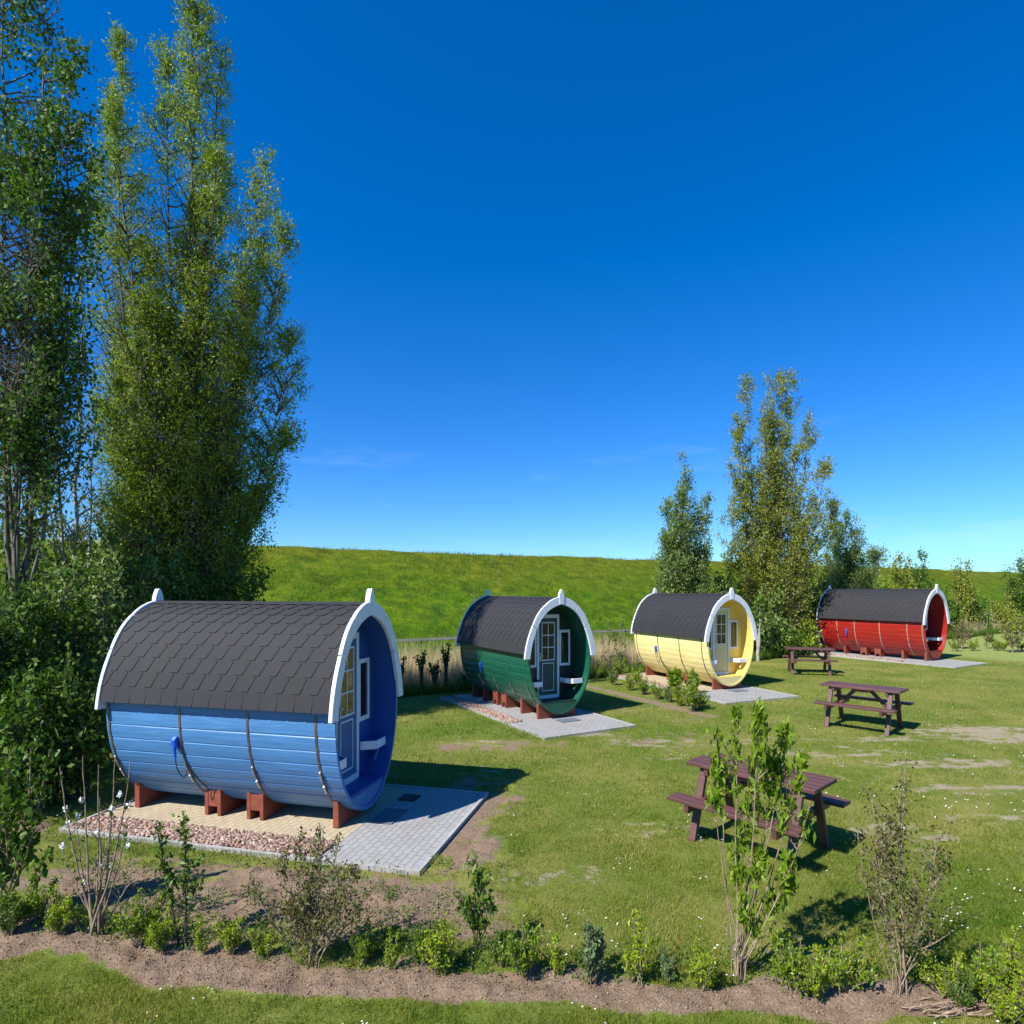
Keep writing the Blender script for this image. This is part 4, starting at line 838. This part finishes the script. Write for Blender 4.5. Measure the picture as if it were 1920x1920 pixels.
# strip of bushes between green and yellow huts
r = np.random.default_rng(8)
Ls = ['first low bush of the strip, at the green hut', 'second low bush of the strip from the green hut', 'third low bush of the strip from the green hut', 'fourth low bush of the strip, level with the pebbles', 'fifth low bush of the strip, below the yellow hut pebbles', 'sixth low bush of the strip, below the yellow hut pebbles', 'seventh low bush of the strip, near its right end', 'rounded larger bush at the right end of the strip', 'leafy bush behind the first ones of the strip', 'leafy bush against the reeds right of the green hut', 'low bush between the reeds and the strip', 'outermost low bush at the right tip of the strip']
STR = [(1118, 1272, 1.6), (1150, 1285, 1.5), (1180, 1295, 1.4), (1205, 1303, 1.5), (1232, 1312, 1.4), (1254, 1318, 1.3), (1275, 1325, 1.5), (1296, 1335, 2.3), (1160, 1270, 1.8), (1128, 1262, 2.2), (1195, 1285, 1.6), (1315, 1330, 1.3)]
for i, ((px, py, s), lab) in enumerate(zip(STR, Ls)):
    X, Y = G(px, py); put_bush([3, 2, 0, 3][i % 4], X, Y, s * 1.05, lab + ', between green and yellow huts', 'bushes in the strip between the huts')
for (px, py, top, lab) in [(1265, 1300, 1258, 'bright leafy shrub growing before the cradle of the yellow hut'), (1300, 1303, 1262, 'rounded leafy shrub before the belly of the yellow hut')]:
    X, Y = G(px, py); near_plant('garden_shrub', lab, px, py, [(px, top, .16, 2.5), (px + 8, top + 8, .14, 2.), (px - 8, top + 8, .14, 2)], L_bright, B_tan, 800 + px, lsize=.13, nleaf=7, ntw=50, t0=.1, jit=.06)
# shrubs on the lawn edge by the field, right of the red hut
for (px, py, tips, lm, lab) in [(1805, 1228, [(1790, 1185, .4, 1), (1805, 1178, .4, 1), (1820, 1190, .4, 1)], L_brown, 'half-bare brown shrub right of the red hut paving'), (1850, 1228, [(1848, 1200, .25, 1), (1856, 1208, .2, 1)], L_brown, 'small brown shrub between the two at the field edge'), (1898, 1236, [(1885, 1175, .5, 1.3), (1905, 1168, .5, 1.3), (1915, 1190, .5, 1.3)], L_olive, 'larger leafy brown shrub at the right edge by the field')]:
    near_plant('garden_shrub', lab, px, py, tips, lm, B_tan, 820 + px, lsize=.13, nleaf=5, ntw=30, t0=.15, jit=.08, r0=.03, hi=False, twr=.02, sub=2)
for i, px in enumerate((1790, 1825, 1868, 1880, 1912)):
    X, Y = G(px, 1232); put_bush([3, 0][i % 2], X, Y, 1.6, ['low green bush at the end of the red hut paving', 'low green bush between the brown shrubs by the field', 'low green bush left of the leafy brown shrub by the field', 'low bush touching the leafy brown shrub by the field', 'low green bush at the far right edge by the field'][i], 'low bushes along the field')
# fallen twigs in the bed
r = np.random.default_rng(9); pth = []
for _ in range(26):
    X, Y = G(r.uniform(1690, 1860), r.uniform(1870, 1915)); an = r.uniform(-.6, .9); l = r.uniform(.1, .35)
    pth.append((curve((X, Y, .02), (X + math.cos(an) * l, Y + math.sin(an) * l * .7, .05), r, .2, 0, 5), .006, .003))
V, F = tubes(pth, 5); tag(meshobj('twigs', V, F, B_tan), 'scattered dry twigs on the soil beside the bare-stemmed shrub', 'twigs', kind='stuff')
# weeds and scrappy leafy ground plants around the bed
r = np.random.default_rng(66); P = []
for _ in range(900):
    wx = r.uniform(-5.6, 5.8); wy = 5.86 - .10 * wx + .012 * wx * wx * (wx < 0) + .06 * (wx > 0) * wx + .30 + abs(r.normal(0, .24)) - .22 * (r.random() < .3)
    if not free1(wx, wy): continue
    hgt = r.uniform(.02, .11); m_ = r.integers(5, 16); q = r.normal(size=(m_, 3)) * np.array([.03, .03, 0]); q[:, 2] = r.random(m_) * hgt + .005; P.append(q + np.array([wx, wy, float(gh(wx, wy)) + .01]))
for _ in range(900):
    wx, wy = G(r.uniform(60, 900), r.uniform(1610, 1760))
    if not free1(wx, wy) or vnoise(wx, wy, .5, 19) < .5: continue
    m_ = r.integers(4, 12); q = r.normal(size=(m_, 3)) * np.array([.035, .035, 0]); q[:, 2] = r.random(m_) * .06 + .005; P.append(q + np.array([wx, wy, .01]))
V, F, rn = leaves(np.concatenate(P), .032, .45, r, -.6)
tag(meshobj('weeds', V, F, L_mid, attrs=dict(rnd=rn)), 'small weeds and grass tufts breaking up the bare earth', 'weeds', kind='stuff')
# clods of loose earth in the bed
r = np.random.default_rng(77); n = 26000; cx = r.uniform(-5.6, 5.6, n); cy = 5.9 + r.normal(0, .75, n); so_ = masks(cx, cy)[0]
k = so_ + r.uniform(-.2, .2, n) > .62; cx, cy = cx[k], cy[k]; n = len(cx)
oc = np.array([(1, 0, 0), (-1, 0, 0), (0, 1, 0), (0, -1, 0), (0, 0, 1), (0, 0, -1)]); of = np.array([(0, 2, 4), (2, 1, 4), (1, 3, 4), (3, 0, 4), (2, 0, 5), (1, 2, 5), (3, 1, 5), (0, 3, 5)])
sz = (.003 + .012 * r.random(n) ** 3)[:, None, None]
V = oc[None] * r.uniform(.6, 1.3, (n, 6, 1)) * sz * r.uniform(.7, 1.3, (n, 1, 3)) * np.array([1, 1, .55]) + np.stack([cx, cy, np.interp(0, [0, 1], [0, 0]) + .030 + 0 * cx], 1)[:, None]
V[..., 2] += (np.clip(masks(cx, cy)[0], 0, 1) * ((vnoise(cx, cy, .085, 5) + vnoise(cx, cy, .23, 6)) * .5 - .35) * .085 + (vnoise(cx, cy, .9, 9) - .5) * .03)[:, None] - .030 + .003
tag(meshobj('soil_clods', V.reshape(-1, 3), (of[None] + np.arange(n)[:, None, None] * 6).reshape(-1, 3), leafmat('earth_clods', [(.10, .07, .045), (.19, .14, .09), (.27, .20, .135), (.38, .30, .22)], 0, .9), attrs=dict(rnd=np.repeat(np.clip(r.normal(.45, .25, n), 0, 1), 6))), 'small clods of dry brown earth in the planting bed', 'soil', kind='stuff')
# pale wrapped bundle leaning behind the red hut
X, Y, Z, A, L = CAB['red']; ux, uy = math.cos(A), math.sin(A); vx, vy = -uy, ux
b = MB(); rs = np.random.default_rng(4); nn = 12; V = []
for k in range(9):
    zz = k * .14; rad = .27 - .018 * k
    for q in range(nn):
        t = q / nn * 2 * math.pi; V.append((rad * (1 + .14 * rs.normal()) * math.cos(t), rad * .6 * (1 + .14 * rs.normal()) * math.sin(t), zz))
F = [(k*nn+q, k*nn+(q+1)%nn, (k+1)*nn+(q+1)%nn, (k+1)*nn+q) for k in range(8) for q in range(nn)] + [tuple(range(nn))[::-1], tuple(8*nn+q for q in range(nn))]
b.add(V, F); M_tarp = painted('pale_tarp', (.42, .52, .62), .5, (6, 6, 3), .35)
o = b.obj('wrapped_bundle', M_tarp, None, loc=(X - ux * 6.0 + vx * -.72, Y - uy * 6.0 + vy * -.72, Z - .02), rz=A); tag(o, 'pale bluish plastic-wrapped bundle standing behind the far end of the red hut', 'bundle')

# ---------------------------------------------------------------- reeds, meadow and lawn blades, daisies
def blades(name, label, X, Y, Z, h, wd, lm, r, lean=.35, dz=None, cat='grass', curl=.3):
    n = len(X); P = np.stack([X, Y, Z], 1); an = r.uniform(0, 2 * np.pi, n); side = np.stack([np.cos(an), np.sin(an), np.zeros(n)], 1)
    ld = r.normal(size=(n, 3)) * lean; ld[:, 2] = 1; ld /= np.linalg.norm(ld, axis=1)[:, None]; H = h[:, None]
    w2 = wd[:, None] * .5
    V = np.stack([P - side * w2, P + side * w2, P + ld * H + np.array([0, 0, 0])], 1).reshape(-1, 3)
    F = np.arange(n)[:, None] * 3 + np.arange(3)[None]
    o = meshobj(name, V, F, lm, attrs=dict(rnd=np.repeat(np.clip(r.normal(.5, .25, n) + (dz if dz is not None else 0), 0, 1), 3)))
    tag(o, label, cat, kind='stuff'); return o
r = np.random.default_rng(21)
n = 60000; s_ = r.uniform(-4, 16, n); q = r.uniform(2.2, 6.5, n); X, Y = dk(s_, q); Z = gh(X, Y)
keep = vnoise(X, Y, .6, 33) > .22; X, Y, Z = X[keep], Y[keep], Z[keep]; m = len(X)
blades('reeds', 'bed of dry straw-coloured reeds in the ditch between the huts', X, Y, Z, r.uniform(.8, 1.3, m) * (.88 + .3 * vnoise(X, Y, .8, 2)), r.uniform(.012, .03, m), L_reed, r, .13, cat='reeds')
n = 9000; s_ = r.uniform(48, 80, n); q = r.uniform(4, 7.5, n); X, Y = dk(s_, q); k = vnoise(X, Y, 2.5, 4) > .55; X, Y = X[k], Y[k]; m = len(X)
blades('reeds', 'tufts of dry reeds at the field edge right of the red hut', X, Y, gh(X, Y), r.uniform(.9, 1.6, m), r.uniform(.03, .07, m), L_reed, r, .15, cat='reeds')
def free(X, Y):
    k = np.ones(len(X), bool)
    for cn in CAB:
        u, v = local(cn, X, Y); p = PAD[cn]; k &= ~((u > p[0] - .02) & (u < p[1] + .02) & (v > p[2] - .02) & (v < p[3] + .02))
    return k
# tall ditch-side grass
n = 60000; s_ = r.uniform(-9, 60, n) ; q = np.abs(r.normal(0, .9, n)) + .3; X, Y = dk(s_, q); k = free(X, Y); X, Y = X[k], Y[k]; m = len(X)
blades('tall_grass', 'dark tall grass along the ditch behind the huts', X, Y, gh(X, Y), r.uniform(.15, .5, m), r.uniform(.012, .03, m), L_mid, r, .3)
n = 45000; s_ = r.uniform(-10, 90, n); q = r.uniform(6, 21.8, n); X, Y = dk(s_, q)
blades('tall_grass', 'meadow grass between the reeds and the path', X, Y, gh(X, Y), r.uniform(.1, .28, n), r.uniform(.02, .05, n), L_tall, r, .35)
# dike grass: tussocks
n = 150000; s_ = r.uniform(-30, 140, n); q = r.uniform(0, 24, n); X, Y = dk(s_, 24.2 + q); k = vnoise(s_, q, .9, 8) + r.uniform(-.25, .25, n) > .5; X, Y, q = X[k], Y[k], q[k]; m = len(X)
blades('tall_grass', 'rough green grass covering the slope of the dike', X, Y, dikez(q) - .05, r.uniform(.12, .36, m), r.uniform(.02, .06, m), L_tall, r, .5, dz=(vnoise(X, Y, 5, 3) - .5) * .7 + (q / 24 - .45) * .6)
# lawn
n = 900000; yy = 4.6 * np.exp(r.random(n) ** 1.15 * math.log(30 / 4.6)); xx = r.uniform(-.95, 1.0, n) * (yy + 1)
k = free(xx, yy); xx, yy = xx[k], yy[k]; so_, dr_, lu_, pa_ = masks(xx, yy)
nz = vnoise(xx, yy, .13, 41) * .6 + vnoise(xx, yy, .4, 42) * .4
n2 = (xx + 4) * -.518 + (yy - 21.5) * .855
k = (so_ + (nz - .5) * .7 < .42 + r.uniform(-.08, .08, len(xx))) & (dr_ + (nz - .5) * .9 < .5) & (n2 < 1) & (r.random(len(xx)) < .35 + nz * .8); xx, yy, nz, lu_ = xx[k], yy[k], nz[k], lu_[k]; m = len(xx)
hh = r.uniform(.018, .05, m) * (.7 + .8 * nz) * (1 + .35 * lu_) ; ww = r.uniform(.004, .008, m) * (yy / 6) ** .75
blades('lawn_grass', 'short mown grass of the lawn around huts and tables', xx, yy, gh(xx, yy) + near.any() * .0 - .004, hh, ww, L_grass, r, .6, dz=(vnoise(xx, yy, .9, 17) - .5) * 1.0 + (vnoise(xx, yy, .22, 18) - .5) * .6 - .25 * lu_)
# daisies
n = 5200; yy = 4.8 * np.exp(r.random(n) * math.log(24 / 4.8)); xx = r.uniform(-.9, .95, n) * yy; so_, dr_, _, _ = masks(xx, yy)
k = free(xx, yy) & (so_ < .25) & (vnoise(xx, yy, .7, 51) * .6 + vnoise(xx, yy, .2, 52) * .4 > .60); xx, yy = xx[k], yy[k]; m = len(xx)
P = np.stack([xx, yy, gh(xx, yy) + r.uniform(.03, .06, m)], 1); th = np.arange(6) * math.pi / 3; rad = r.uniform(.006, .0125, m)[:, None]
V = np.stack([P[:, 0:1] + np.cos(th) * rad, P[:, 1:2] + np.sin(th) * rad, np.repeat(P[:, 2:3], 6, 1) + r.normal(size=(m, 1)) * .004 * np.cos(th)], 2).reshape(-1, 3)
tag(meshobj('daisies', V, np.arange(m)[:, None] * 6 + np.arange(6)[None], M_petal), 'tiny white daisies scattered over the lawn', 'daisies', kind='stuff')
